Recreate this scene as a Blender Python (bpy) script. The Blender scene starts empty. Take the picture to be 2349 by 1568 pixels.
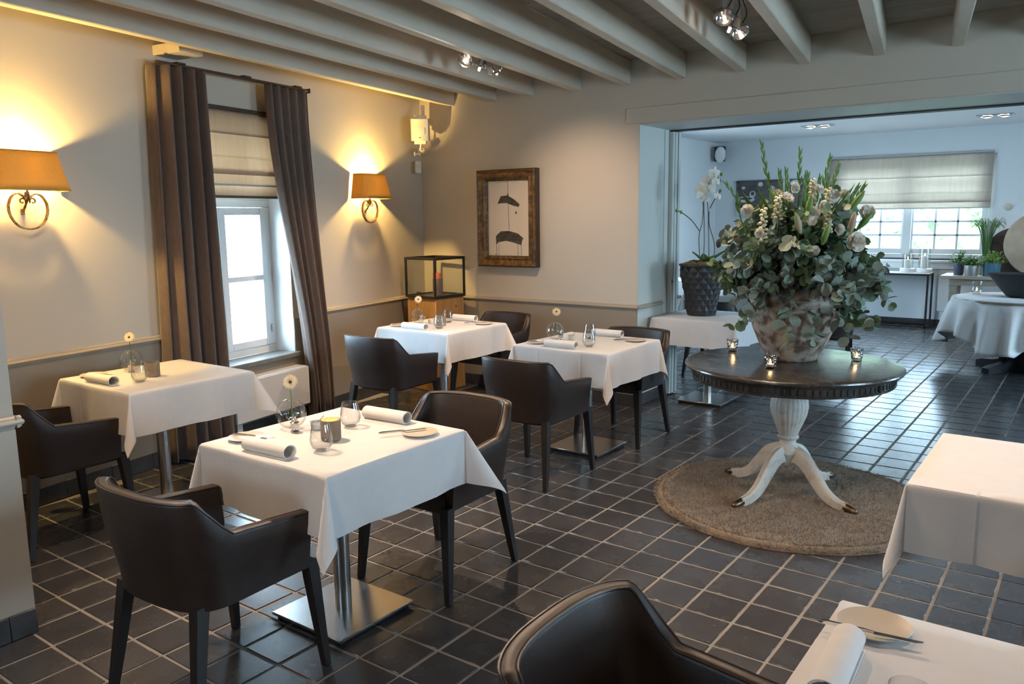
import bpy, bmesh, math, random
from mathutils import Vector, Matrix, Euler
PI = math.pi
R = math.radians
rnd = random.Random(11)
sc = bpy.context.scene
C = sc.collection

# ------------------------------------------------------------------ camera
W_, H_, FPX = 2349, 1568, 1840.65
YAW, PITCH, ROLL = R(-36.2376), R(-8.8749), R(-0.7194)
fw = Vector((math.sin(YAW)*math.cos(PITCH), math.cos(YAW)*math.cos(PITCH), math.sin(PITCH)))
rt = Vector((math.cos(YAW), -math.sin(YAW), 0))
up = rt.cross(fw)
rt2 = rt*math.cos(ROLL) + up*math.sin(ROLL)
up2 = up*math.cos(ROLL) - rt*math.sin(ROLL)
CAM = Vector((0, 0, 1.6))
cd = bpy.data.cameras.new('camera')
cd.sensor_width = 36
cd.lens = FPX*36/W_
cd.clip_start = 0.05
cam = bpy.data.objects.new('camera', cd)
C.objects.link(cam)
m3 = Matrix((rt2, up2, -fw)).transposed()
cam.matrix_world = Matrix.Translation(CAM) @ m3.to_4x4()
sc.camera = cam

def px_of(p):
    d = Vector(p) - CAM
    z = d.dot(fw)
    if z < 0.05:
        return None
    return (W_/2 + FPX*d.dot(rt2)/z, H_/2 - FPX*d.dot(up2)/z)

# ------------------------------------------------------------------ world, exposure
w = bpy.data.worlds.new('world')
sc.world = w
w.use_nodes = True
bg = w.node_tree.nodes['Background']
bg.inputs[0].default_value = (0.56, 0.79, 1.0, 1)
bg.inputs[1].default_value = 25.0
sc.view_settings.view_transform = 'Standard'
sc.view_settings.look = 'None'
sc.view_settings.gamma = 1
sc.view_settings.use_curve_mapping = False
sc.view_settings.exposure = 0.48
sc.cycles.use_denoising = True
sc.cycles.max_bounces = 7
sc.cycles.diffuse_bounces = 4
sc.cycles.use_adaptive_sampling = True
sc.cycles.adaptive_threshold = 0.02
sc.cycles.transparent_max_bounces = 12
sc.cycles.sample_clamp_indirect = 6
sc.cycles.caustics_reflective = False
sc.cycles.caustics_refractive = False

def light(name, kind, loc, power, col=(1, 1, 1), size=0.05, aim=None, spot=60, blend=0.6, size_y=None, portal=False):
    d = bpy.data.lights.new(name, kind)
    d.energy = power
    d.color = col
    if kind == 'AREA':
        d.shape = 'RECTANGLE'; d.size = size; d.size_y = size_y or size
        if portal: d.cycles.is_portal = True
    else:
        d.shadow_soft_size = size
    if kind == 'SPOT':
        d.spot_size = R(spot); d.spot_blend = blend
    o = bpy.data.objects.new(name, d)
    C.objects.link(o)
    o.location = loc
    if aim is not None:
        o.rotation_euler = (Vector(aim)).to_track_quat('-Z', 'Y').to_euler()
    return o

# ------------------------------------------------------------------ materials
def node(nt, t, **kw):
    n = nt.nodes.new(t)
    for k, v in kw.items(): setattr(n, k, v)
    return n

def mat(name, c, rough=0.5, metal=0.0, c2=None, scale=8, bump=0.0, bscale=60, spec=0.5, stretch=(1, 1, 1),
        lo=0.35, hi=0.65, detail=5, world=False, trans=0.0, sheen=0.0, coat=0.0, rvar=0.0, rand=0.0, bstretch=None):
    m = bpy.data.materials.new(name)
    m.use_nodes = True
    nt = m.node_tree
    b = nt.nodes['Principled BSDF']
    b.inputs['Base Color'].default_value = (*c, 1)
    b.inputs['Roughness'].default_value = rough
    b.inputs['Metallic'].default_value = metal
    b.inputs['Specular IOR Level'].default_value = spec
    if sheen:
        b.inputs['Sheen Weight'].default_value = sheen
    if coat:
        b.inputs['Coat Weight'].default_value = coat
        b.inputs['Coat Roughness'].default_value = 0.15
    if world:
        g = node(nt, 'ShaderNodeNewGeometry'); src = g.outputs['Position']
    else:
        g = node(nt, 'ShaderNodeTexCoord'); src = g.outputs['Object']
    mp = node(nt, 'ShaderNodeMapping')
    mp.inputs['Scale'].default_value = stretch
    nt.links.new(src, mp.inputs['Vector'])
    colout = None
    if c2 is not None:
        n = node(nt, 'ShaderNodeTexNoise')
        n.inputs['Scale'].default_value = scale
        n.inputs['Detail'].default_value = detail
        nt.links.new(mp.outputs[0], n.inputs['Vector'])
        r = node(nt, 'ShaderNodeValToRGB')
        r.color_ramp.elements[0].position = lo; r.color_ramp.elements[0].color = (*c, 1)
        r.color_ramp.elements[1].position = hi; r.color_ramp.elements[1].color = (*c2, 1)
        nt.links.new(n.outputs['Fac'], r.inputs['Fac'])
        colout = r.outputs['Color']
        if rvar:
            mr = node(nt, 'ShaderNodeMapRange')
            mr.inputs['To Min'].default_value = rough - rvar; mr.inputs['To Max'].default_value = rough + rvar
            nt.links.new(n.outputs['Fac'], mr.inputs['Value'])
            nt.links.new(mr.outputs[0], b.inputs['Roughness'])
    if rand:
        oi = node(nt, 'ShaderNodeObjectInfo')
        hs = node(nt, 'ShaderNodeHueSaturation')
        mr = node(nt, 'ShaderNodeMapRange')
        mr.inputs['To Min'].default_value = 1-rand; mr.inputs['To Max'].default_value = 1+rand
        nt.links.new(oi.outputs['Random'], mr.inputs['Value'])
        nt.links.new(mr.outputs[0], hs.inputs['Value'])
        if colout: nt.links.new(colout, hs.inputs['Color'])
        else: hs.inputs['Color'].default_value = (*c, 1)
        colout = hs.outputs['Color']
    if colout: nt.links.new(colout, b.inputs['Base Color'])
    if bump:
        n2 = node(nt, 'ShaderNodeTexNoise')
        n2.inputs['Scale'].default_value = bscale
        n2.inputs['Detail'].default_value = 4
        if bstretch:
            mp2 = node(nt, 'ShaderNodeMapping'); mp2.inputs['Scale'].default_value = bstretch
            nt.links.new(src, mp2.inputs['Vector']); nt.links.new(mp2.outputs[0], n2.inputs['Vector'])
        else:
            nt.links.new(mp.outputs[0], n2.inputs['Vector'])
        bp = node(nt, 'ShaderNodeBump')
        bp.inputs['Strength'].default_value = bump
        bp.inputs['Distance'].default_value = 0.01
        nt.links.new(n2.outputs['Fac'], bp.inputs['Height'])
        nt.links.new(bp.outputs[0], b.inputs['Normal'])
    if trans:
        out = nt.nodes['Material Output']
        t = node(nt, 'ShaderNodeBsdfTranslucent')
        if colout: nt.links.new(colout, t.inputs['Color'])
        else: t.inputs['Color'].default_value = (*c, 1)
        mx = node(nt, 'ShaderNodeMixShader')
        mx.inputs[0].default_value = trans
        nt.links.new(b.outputs[0], mx.inputs[1]); nt.links.new(t.outputs[0], mx.inputs[2])
        nt.links.new(mx.outputs[0], out.inputs['Surface'])
    return m

def emit(name, c, s):
    m = bpy.data.materials.new(name)
    m.use_nodes = True
    nt = m.node_tree
    nt.nodes.remove(nt.nodes['Principled BSDF'])
    e = node(nt, 'ShaderNodeEmission')
    e.inputs[0].default_value = (*c, 1); e.inputs[1].default_value = s
    nt.links.new(e.outputs[0], nt.nodes['Material Output'].inputs['Surface'])
    return m

def glass(name, tint=(0.97, 0.98, 0.98), ior=1.45, gain=1.0, bump=0, bscale=60):
    m = bpy.data.materials.new(name)
    m.use_nodes = True
    nt = m.node_tree
    nt.nodes.remove(nt.nodes['Principled BSDF'])
    lw_ = node(nt, 'ShaderNodeLayerWeight'); lw_.inputs['Blend'].default_value = 0.5
    fr = node(nt, 'ShaderNodeMath', operation='POWER'); fr.inputs[1].default_value = 2.4
    nt.links.new(lw_.outputs['Facing'], fr.inputs[0])
    mu = node(nt, 'ShaderNodeMath', operation='MULTIPLY_ADD'); mu.inputs[1].default_value = 0.55*gain; mu.inputs[2].default_value = 0.035*gain; mu.use_clamp = True
    t = node(nt, 'ShaderNodeBsdfTransparent'); t.inputs[0].default_value = (*tint, 1)
    g = node(nt, 'ShaderNodeBsdfGlossy'); g.inputs['Roughness'].default_value = 0.03
    mx = node(nt, 'ShaderNodeMixShader')
    nt.links.new(fr.outputs[0], mu.inputs[0]); nt.links.new(mu.outputs[0], mx.inputs[0])
    nt.links.new(t.outputs[0], mx.inputs[1]); nt.links.new(g.outputs[0], mx.inputs[2])
    nt.links.new(mx.outputs[0], nt.nodes['Material Output'].inputs['Surface'])
    if bump:
        tc = node(nt, 'ShaderNodeTexCoord')
        v = node(nt, 'ShaderNodeTexVoronoi'); v.inputs['Scale'].default_value = bscale
        nt.links.new(tc.outputs['Object'], v.inputs['Vector'])
        bp = node(nt, 'ShaderNodeBump'); bp.inputs['Strength'].default_value = bump; bp.inputs['Distance'].default_value = 0.01
        nt.links.new(v.outputs['Distance'], bp.inputs['Height'])
        nt.links.new(bp.outputs[0], g.inputs['Normal']); nt.links.new(bp.outputs[0], lw_.inputs['Normal'])
    return m

M = {}
M['wall'] = mat('wall_paint', (0.56, 0.505, 0.425), 0.5, c2=(0.535, 0.48, 0.40), scale=1.2, bump=0.04, bscale=180, world=True)
M['dado'] = mat('dado_paint', (0.30, 0.255, 0.205), 0.55, c2=(0.28, 0.237, 0.19), scale=2, bump=0.04, bscale=180, world=True)
M['trim'] = mat('trim_paint', (0.39, 0.34, 0.275), 0.45, c2=(0.37, 0.32, 0.26), scale=3, world=True)
M['white_wall'] = mat('white_paint', (0.70, 0.73, 0.74), 0.6, c2=(0.67, 0.70, 0.715), scale=1.5, world=True)
M['ceiling_white'] = mat('ceiling_white', (0.78, 0.79, 0.80), 0.7, world=True, c2=(0.76, 0.77, 0.78), scale=2)
M['reveal'] = mat('reveal_paint', (0.55, 0.57, 0.53), 0.45, c2=(0.53, 0.55, 0.51), scale=2, world=True)
M['beam'] = mat('beam_paint', (0.66, 0.585, 0.475), 0.6, c2=(0.62, 0.545, 0.44), scale=3, stretch=(6, 1, 6), bump=0.25, bscale=14, world=True)
M['plank'] = mat('plank_paint', (0.42, 0.38, 0.33), 0.7, c2=(0.35, 0.315, 0.27), scale=5, stretch=(1, 8, 1), bump=0.15, bscale=20, world=True, rand=0.08)
M['tile'] = mat('slate_tile', (0.037, 0.038, 0.044), 0.27, c2=(0.055, 0.054, 0.058), scale=7, bump=0.035, bscale=24, world=True, rvar=0.03, detail=8, lo=0.25, hi=0.8, rand=0.12)
M['grout'] = mat('grout', (0.29, 0.265, 0.24), 0.8, c2=(0.22, 0.205, 0.19), scale=5, world=True, bump=0.2, bscale=150)
M['base_tile'] = mat('baseboard_slate', (0.035, 0.035, 0.038), 0.35, c2=(0.06, 0.058, 0.06), scale=9, world=True, bump=0.2, bscale=40)
M['leather'] = mat('dark_leather', (0.022, 0.0135, 0.011), 0.40, c2=(0.027, 0.017, 0.014), scale=30, bump=0.12, bscale=420, spec=0.5)
M['leather2'] = mat('leather_piping', (0.028, 0.021, 0.019), 0.36, c2=(0.034, 0.026, 0.024), scale=40, bump=0.1, bscale=420)
M['chair_leg'] = mat('black_wood', (0.012, 0.010, 0.010), 0.4, c2=(0.02, 0.016, 0.014), scale=20, stretch=(1, 1, .1))
M['cloth'] = mat('white_linen', (0.80, 0.785, 0.78), 0.75, c2=(0.775, 0.76, 0.757), scale=18, bump=0.05, bscale=380, trans=0.12, sheen=0.2)
M['napkin'] = mat('napkin_linen', (0.80, 0.785, 0.77), 0.8, bump=0.05, bscale=380, c2=(0.77, 0.755, 0.74), scale=25)
M['steel'] = mat('brushed_steel', (0.62, 0.61, 0.60), 0.24, 1.0, c2=(0.55, 0.54, 0.53), scale=6, stretch=(40, 1, 1), bump=0.02, bscale=60)
M['chrome'] = mat('chrome', (0.8, 0.8, 0.8), 0.12, 1.0, c2=(0.74, 0.74, 0.75), scale=9)
M['black'] = mat('black_rubber', (0.012, 0.012, 0.012), 0.6, c2=(0.02, 0.02, 0.02), scale=30)
M['black_metal'] = mat('black_metal', (0.012, 0.012, 0.014), 0.4, c2=(0.02, 0.02, 0.02), scale=30)
M['curtain'] = mat('taupe_curtain', (0.165, 0.116, 0.094), 0.85, c2=(0.14, 0.098, 0.078), scale=60, stretch=(1, 1, .3), bump=0.15, bscale=300, trans=0.10, sheen=0.3)
M['blind'] = mat('linen_blind', (0.62, 0.47, 0.335), 0.85, c2=(0.57, 0.43, 0.30), scale=30, stretch=(1, 1, .05), bump=0.1, bscale=260, trans=0.45)
M['blind_far'] = mat('grey_linen_blind', (0.63, 0.56, 0.49), 0.85, c2=(0.58, 0.515, 0.45), scale=30, stretch=(1, 1, .1), trans=0.5)
M['win_white'] = mat('white_lacquer', (0.78, 0.80, 0.80), 0.35, c2=(0.75, 0.77, 0.77), scale=4)
M['stone'] = mat('bluestone_sill', (0.14, 0.155, 0.165), 0.3, c2=(0.20, 0.215, 0.22), scale=14, bump=0.1, bscale=60)
M['radiator'] = mat('radiator_lacquer', (0.62, 0.63, 0.63), 0.4, c2=(0.60, 0.61, 0.61), scale=3)
M['pane'] = glass('window_glass', (0.97, 0.985, 0.985), 1.45, 0.8)
M['glass'] = glass('clear_glass', (0.95, 0.96, 0.96), 1.5, 1.5)
M['ice_glass'] = glass('pressed_glass', (0.83, 0.84, 0.84), 1.5, 2.4, bump=0.8, bscale=70)
M['shade'] = mat('sconce_shade', (0.70, 0.47, 0.12), 0.85, c2=(0.65, 0.43, 0.11), scale=120, bump=0.1, bscale=300, trans=0.40)
M['gold'] = mat('aged_gold', (0.42, 0.25, 0.09), 0.38, 1.0, c2=(0.16, 0.085, 0.035), scale=45, lo=0.4, hi=0.62)
M['cream_plastic'] = mat('cream_plastic', (0.62, 0.58, 0.49), 0.4, c2=(0.60, 0.56, 0.47), scale=8)
M['white_plastic'] = mat('white_plastic', (0.72, 0.71, 0.69), 0.35, c2=(0.70, 0.69, 0.67), scale=8)
M['grey_plastic'] = mat('grey_plastic', (0.42, 0.43, 0.44), 0.45, c2=(0.40, 0.41, 0.42), scale=8)
M['frame_gold'] = mat('antique_gilt_frame', (0.075, 0.040, 0.016), 0.35, 0.25, c2=(0.26, 0.14, 0.045), scale=26, bump=0.6, bscale=45, lo=0.4, hi=0.7)
M['frame_dark'] = mat('frame_dark_edge', (0.035, 0.02, 0.011), 0.4, c2=(0.06, 0.034, 0.017), scale=20)
M['paper'] = mat('art_paper', (0.74, 0.66, 0.56), 0.8, c2=(0.72, 0.64, 0.54), scale=6)
M['ink'] = mat('ink_wash', (0.045, 0.04, 0.038), 0.8, c2=(0.17, 0.15, 0.135), scale=22, stretch=(1, 1, 5), lo=0.45, hi=0.8)
M['oak'] = mat('oak_plinth', (0.44, 0.25, 0.10), 0.5, c2=(0.34, 0.18, 0.065), scale=5, stretch=(7, 7, 1), bump=0.06, bscale=40, detail=8)
M['knot'] = mat('oak_knot', (0.14, 0.065, 0.025), 0.6, c2=(0.2, 0.1, 0.04), scale=60)
M['wax_orange'] = mat('orange_wax', (0.75, 0.22, 0.11), 0.5, c2=(0.70, 0.2, 0.10), scale=20, trans=0.2)
M['wax_brown'] = mat('brown_wax', (0.20, 0.135, 0.115), 0.55, c2=(0.25, 0.17, 0.145), scale=30)
M['wax_white'] = mat('white_wax', (0.85, 0.82, 0.76), 0.5, c2=(0.83, 0.8, 0.74), scale=20, trans=0.25)
M['dark_top'] = mat('dark_table_top', (0.030, 0.025, 0.022), 0.26, c2=(0.048, 0.041, 0.035), scale=7, stretch=(1, 5, 1), bump=0.10, bscale=30, rvar=0.08, coat=0.25)
M['distress'] = mat('distressed_white', (0.60, 0.565, 0.50), 0.5, c2=(0.46, 0.41, 0.34), scale=22, lo=0.5, hi=0.72, bump=0.12, bscale=40)
M['bronze'] = mat('bronze_cap', (0.22, 0.15, 0.08), 0.35, 0.9, c2=(0.12, 0.08, 0.045), scale=30)
M['rug'] = mat('tan_wool', (0.33, 0.235, 0.15), 0.95, c2=(0.235, 0.16, 0.10), scale=10, bump=0.9, bscale=240, sheen=0.4)
M['jar'] = mat('limewashed_terracotta', (0.125, 0.080, 0.056), 0.85, c2=(0.38, 0.325, 0.27), scale=17, lo=0.40, hi=0.58, bump=0.5, bscale=28, detail=9)
M['euca'] = mat('eucalyptus_leaf', (0.095, 0.16, 0.075), 0.55, c2=(0.20, 0.275, 0.15), scale=6, trans=0.15, world=True, lo=0.3, hi=0.7)
M['euca2'] = mat('grey_eucalyptus', (0.17, 0.215, 0.17), 0.55, c2=(0.26, 0.31, 0.255), scale=8, trans=0.1, world=True)
M['leafg'] = mat('green_leaf', (0.05, 0.13, 0.03), 0.45, c2=(0.10, 0.21, 0.045), scale=9, trans=0.2)
M['glad'] = mat('gladiolus_green', (0.13, 0.25, 0.05), 0.5, c2=(0.20, 0.33, 0.08), scale=14, trans=0.15)
M['petal'] = mat('white_petal', (0.83, 0.79, 0.70), 0.65, c2=(0.80, 0.74, 0.62), scale=20, trans=0.25)
M['cream_petal'] = mat('cream_petal', (0.84, 0.72, 0.47), 0.6, c2=(0.86, 0.78, 0.58), scale=30, trans=0.2)
M['lily'] = mat('lily_bud', (0.62, 0.36, 0.30), 0.55, c2=(0.42, 0.42, 0.22), scale=12, trans=0.15)
M['flower_core'] = mat('flower_core', (0.035, 0.018, 0.01), 0.8, c2=(0.08, 0.04, 0.02), scale=90)
M['stem'] = mat('stem_green', (0.13, 0.22, 0.05), 0.5, c2=(0.17, 0.26, 0.07), scale=30)
M['orchid_stem'] = mat('orchid_stem', (0.035, 0.045, 0.018), 0.5, c2=(0.06, 0.07, 0.03), scale=30)
M['moss'] = mat('moss', (0.10, 0.085, 0.03), 0.95, c2=(0.20, 0.15, 0.06), scale=25, bump=0.9, bscale=60)
M['pot_black'] = mat('black_facet_pot', (0.022, 0.021, 0.024), 0.5, c2=(0.03, 0.03, 0.033), scale=20)
M['concrete'] = mat('concrete_holder', (0.22, 0.165, 0.115), 0.8, c2=(0.28, 0.215, 0.155), scale=35, bump=0.2, bscale=120, trans=0.04)
M['porcelain'] = mat('stoneware', (0.60, 0.52, 0.42), 0.35, c2=(0.57, 0.49, 0.39), scale=18)
M['porcelain_w'] = mat('porcelain_rim', (0.76, 0.74, 0.70), 0.25, c2=(0.74, 0.72, 0.68), scale=12)
M['flame'] = emit('flame', (1.0, 0.62, 0.25), 18)
M['wick'] = mat('wick', (0.02, 0.015, 0.01), 0.9, c2=(0.03, 0.02, 0.02), scale=50)
M['lamp'] = emit('halogen_lamp', (1.0, 0.70, 0.46), 30)
M['bulb'] = emit('sconce_bulb', (1.0, 0.78, 0.36), 14)
M['grey_wood'] = mat('weathered_wood', (0.36, 0.30, 0.235), 0.6, c2=(0.27, 0.225, 0.175), scale=6, stretch=(1, 8, 8), bump=0.1, bscale=40)
M['disc_stone'] = mat('beige_stone', (0.37, 0.31, 0.235), 0.75, c2=(0.29, 0.24, 0.18), scale=6, bump=0.2, bscale=30)
M['disc_dark'] = mat('dark_stone', (0.06, 0.052, 0.046), 0.7, c2=(0.09, 0.08, 0.07), scale=8)
M['bowl_black'] = mat('black_ribbed_bowl', (0.018, 0.018, 0.02), 0.6, c2=(0.03, 0.03, 0.032), scale=40, stretch=(8, 8, 1), bump=0.4, bscale=30)
M['pot_teal'] = mat('teal_glaze', (0.05, 0.14, 0.19), 0.3, c2=(0.07, 0.18, 0.23), scale=20, stretch=(1, 1, .1))
M['pot_navy'] = mat('navy_glaze', (0.055, 0.07, 0.12), 0.3, c2=(0.085, 0.10, 0.15), scale=20)
M['pot_silver'] = mat('zinc_pot', (0.42, 0.42, 0.41), 0.4, 0.6, c2=(0.34, 0.34, 0.33), scale=20, stretch=(1, 1, .1))
M['photo_dark'] = mat('photo_dark_print', (0.035, 0.03, 0.032), 0.35, c2=(0.10, 0.085, 0.085), scale=7, stretch=(1, 1, 3))
M['photo_light'] = mat('photo_white_print', (0.70, 0.70, 0.72), 0.35, c2=(0.45, 0.44, 0.46), scale=10)
M['hedge'] = mat('hedge_leaf', (0.10, 0.19, 0.06), 0.6, c2=(0.40, 0.46, 0.26), scale=3, world=True, trans=0.3)
M['gravel'] = mat('pale_paving', (0.55, 0.53, 0.5), 0.8, c2=(0.5, 0.48, 0.45), scale=4)
M['felt'] = mat('dark_cable', (0.008, 0.008, 0.008), 0.7, c2=(0.012, 0.012, 0.012), scale=30)

# ------------------------------------------------------------------ mesh helpers
class MB:
    def __init__(s):
        s.v = []; s.f = []
    def add(s, vs, fs, T=None):
        b = len(s.v)
        if T is not None:
            vs = [T @ Vector(p) for p in vs]
        s.v += [tuple(p) for p in vs]
        s.f += [tuple(i+b for i in f) for f in fs]
        return s
    def box(s, c, d, bev=0.0, T=None, seg=1):
        bm = bmesh.new()
        bmesh.ops.create_cube(bm, size=1)
        for v in bm.verts:
            v.co = Vector((v.co.x*d[0], v.co.y*d[1], v.co.z*d[2]))
        if bev > 0:
            bmesh.ops.bevel(bm, geom=bm.edges[:], offset=bev, segments=seg, profile=0.5, affect='EDGES')
        bm.verts.index_update()
        vs = [v.co + Vector(c) for v in bm.verts]
        fs = [[v.index for v in f.verts] for f in bm.faces]
        bm.free()
        return s.add(vs, fs, T)
    def bb(s, x0, x1, y0, y1, z0, z1, bev=0.0, T=None, seg=1):
        return s.box(((x0+x1)/2, (y0+y1)/2, (z0+z1)/2), (abs(x1-x0), abs(y1-y0), abs(z1-z0)), bev, T, seg)
    def lathe(s, prof, n=32, T=None, cap0=True, cap1=True):
        vs, fs = [], []
        for r, z in prof:
            for i in range(n):
                a = 2*PI*i/n
                vs.append((r*math.cos(a), r*math.sin(a), z))
        for j in range(len(prof)-1):
            for i in range(n):
                k = (i+1) % n
                fs.append((j*n+i, j*n+k, (j+1)*n+k, (j+1)*n+i))
        if cap0 and prof[0][0] > 1e-6: fs.append(tuple(range(n))[::-1])
        if cap1 and prof[-1][0] > 1e-6: fs.append(tuple((len(prof)-1)*n+i for i in range(n)))
        return s.add(vs, fs, T)
    def tube(s, pts, r, n=8, closed=False, T=None, cap=True, flat=None):
        P = [Vector(p) for p in pts]
        L = len(P)
        rr = r if isinstance(r, (list, tuple)) else [r]*L
        vs, fs = [], []
        prev = None
        for i in range(L):
            a = P[(i-1) % L] if (closed or i > 0) else P[i]
            b = P[(i+1) % L] if (closed or i < L-1) else P[i]
            t = (b-a).normalized()
            if prev is None:
                ref = Vector((0, 0, 1)) if abs(t.z) < 0.9 else Vector((1, 0, 0))
                nrm = (ref - t*ref.dot(t)).normalized()
            else:
                nrm = prev - t*prev.dot(t)
                nrm = nrm.normalized() if nrm.length > 1e-6 else prev
            prev = nrm
            bn = t.cross(nrm)
            for k in range(n):
                an = 2*PI*k/n
                ca, sa = math.cos(an), math.sin(an)
                if flat: sa *= flat
                vs.append(P[i] + (nrm*ca + bn*sa)*rr[i])
        m = L if closed else L-1
        for i in range(m):
            j = (i+1) % L
            for k in range(n):
                k2 = (k+1) % n
                fs.append((i*n+k, i*n+k2, j*n+k2, j*n+k))
        if cap and not closed:
            fs.append(tuple(range(n))[::-1]); fs.append(tuple((L-1)*n+k for k in range(n)))
        return s.add(vs, fs, T)
    def grid(s, fn, us, vs_, T=None, wrap=False):
        vv, ff = [], []
        nv = len(vs_)
        for u in us:
            for v in vs_:
                vv.append(fn(u, v))
        nu = len(us)
        for i in range(nu-1 + (1 if wrap else 0)):
            i2 = (i+1) % nu
            for j in range(nv-1):
                ff.append((i*nv+j, i2*nv+j, i2*nv+j+1, i*nv+j+1))
        return s.add(vv, ff, T)
    def prism(s, poly, z0, z1, T=None):
        n = len(poly)
        vs = [(x, y, z0) for x, y in poly] + [(x, y, z1) for x, y in poly]
        fs = [tuple(range(n))[::-1], tuple(range(n, 2*n))]
        for i in range(n):
            j = (i+1) % n
            fs.append((i, j, n+j, n+i))
        return s.add(vs, fs, T)
    def ell(s, c, r, n=12, m=8, T=None):
        prof = []
        for j in range(m+1):
            a = -PI/2 + PI*j/m
            prof.append((max(math.cos(a), 0.0), math.sin(a)))
        T2 = Matrix.Translation(c) @ Matrix.Diagonal((*r, 1))
        if T is not None: T2 = T @ T2
        return s.lathe([(max(p[0], 1e-4), p[1]) for p in prof], n, T2)
    def mesh(s, name, smooth=True, angle=38, fix=True):
        me = bpy.data.meshes.new(name)
        me.from_pydata([tuple(v) for v in s.v], [], s.f)
        if fix:
            bm = bmesh.new(); bm.from_mesh(me)
            bmesh.ops.recalc_face_normals(bm, faces=bm.faces[:])
            bm.to_mesh(me); bm.free()
        if smooth:
            me.polygons.foreach_set('use_smooth', [True]*len(me.polygons))
            me.set_sharp_from_angle(angle=R(angle))
        me.update()
        return me

def tag(o, label=None, cat=None, group=None, kind=None):
    if label: o['label'] = label
    if cat: o['category'] = cat
    if group: o['group'] = group
    if kind: o['kind'] = kind
    return o

def obj(name, mb, m, parent=None, loc=None, rz=0.0, label=None, smooth=True, angle=38, solid=0.0, fix=True, T=None):
    me = mb if isinstance(mb, bpy.types.Mesh) else mb.mesh(name, smooth, angle, fix)
    if m is not None and len(me.materials) == 0: me.materials.append(M[m] if isinstance(m, str) else m)
    o = bpy.data.objects.new(name, me)
    C.objects.link(o)
    if T is not None: o.matrix_local = T
    else:
        if loc is not None: o.location = loc
        if rz: o.rotation_euler = (0, 0, rz)
    if parent is not None: o.parent = parent
    if label: o['label'] = label
    if solid:
        md = o.modifiers.new('thickness', 'SOLIDIFY'); md.thickness = solid; md.offset = -1
    return o

def thing(name, label, cat, loc=(0, 0, 0), rz=0.0, group=None):
    o = bpy.data.objects.new(name, None)
    C.objects.link(o)
    o.empty_display_size = 0.05
    o.location = loc; o.rotation_euler = (0, 0, rz)
    return tag(o, label, cat, group)

def struct(name, mb, m, label=None, parent=None, **kw):
    o = obj(name, mb, m, parent, **kw)
    if parent is None: o['kind'] = 'structure'
    if label: o['label'] = label
    return o

def copy_tree(o, parent=None):
    c = o.copy(); C.objects.link(c); c.parent = parent
    for ch in list(o.children): copy_tree(ch, c)
    return c

def place(proto, used, loc, rz, label, group=None):
    """first call moves the prototype itself, later calls copy it with its parts"""
    if not used:
        used.append(1); o = proto
    else:
        o = copy_tree(proto)
    o.location = loc; o.rotation_euler = (0, 0, rz)
    o['label'] = label
    if group: o['group'] = group
    return o

def lin(a, b, n): return [a+(b-a)*i/(n-1) for i in range(n)]
def smooth01(t):
    t = max(0.0, min(1.0, t)); return t*t*(3-2*t)
def spline(pts, n):
    """Catmull-Rom through points"""
    P = [Vector(p) for p in pts]; out = []
    seg = len(P)-1
    for i in range(n):
        t = i/(n-1)*seg; k = min(int(t), seg-1); f = t-k
        p0 = P[max(k-1, 0)]; p1 = P[k]; p2 = P[k+1]; p3 = P[min(k+2, seg)]
        out.append(0.5*((2*p1)+(p2-p0)*f+(2*p0-5*p1+4*p2-p3)*f*f+(3*p1-p0-3*p2+p3)*f**3))
    return out

# ================================================================== THE ROOM
YB = 5.958            # dining side of the wall between the two rooms
YR = 6.66             # far side of that wall
XJ = -3.075           # jamb of the wide opening
ZO = 2.32             # soffit of the opening
ZC = 2.82             # boarded ceiling
ZB = 2.63             # underside of the beams
YF = 12.62            # far wall
ZF = 2.72             # far ceiling
AL = R(9.1)           # the window wall is not square to the tiles
LD = Vector((math.sin(AL), -math.cos(AL), 0))
LN = Vector((math.cos(AL), math.sin(AL), 0))
LP = Vector((-5.437, YB, 0))
# local frame of the window wall: x = into the room, y = distance from the corner towards the viewer, z up
TL = Matrix((( LN.x, LD.x, 0, LP.x), (LN.y, LD.y, 0, LP.y), (0, 0, 1, 0), (0, 0, 0, 1)))
def lw(s, z, off=0.0): return LP + LD*s + LN*off + Vector((0, 0, z))

# ---- floor and its tiles
TP, TX0, TY0 = 0.2056, -1.2704, 3.52
b = MB().bb(-6.2, 3.2, -3.0, 12.9, -0.1, -0.004)
floor = struct('floor', b, 'grout', 'dark slate tiled floor with pale grout lines')
def in_room(x, y):
    if y < YB:
        if (Vector((x, y, 0))-LP).dot(LN) < 0.02: return False
        if x < -3.30 and y < 1.26: return False
        return x < 3.1 and y > -2.9
    if y < YR: return x > XJ+0.02 and x < 2.2
    return -5.1 < x < 3.1 and y < YF-0.02
cells = []
for i in range(-26, 24):
    for j in range(-34, 48):
        x = TX0+(i+0.5)*TP; y = TY0+(j+0.5)*TP
        if not in_room(x, y): continue
        q = [px_of((x+sx*TP/2, y+sy*TP/2, 0)) for sx, sy in ((-1, -1), (1, -1), (1, 1), (-1, 1))]
        area = 0
        if all(q) and all(-30 < p[0] < W_+30 and -30 < p[1] < H_+30 for p in q):
            area = abs(sum(q[k][0]*q[(k+1) % 4][1]-q[(k+1) % 4][0]*q[k][1] for k in range(4)))/2
        cells.append((area, x, y))
cells.sort(reverse=True)
tile_me = []
for k in range(4):
    e = TP-0.0115-0.0008*k
    tile_me.append(MB().box((0, 0, -0.005), (e, e, 0.010), 0.0028).mesh('tile'))
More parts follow.
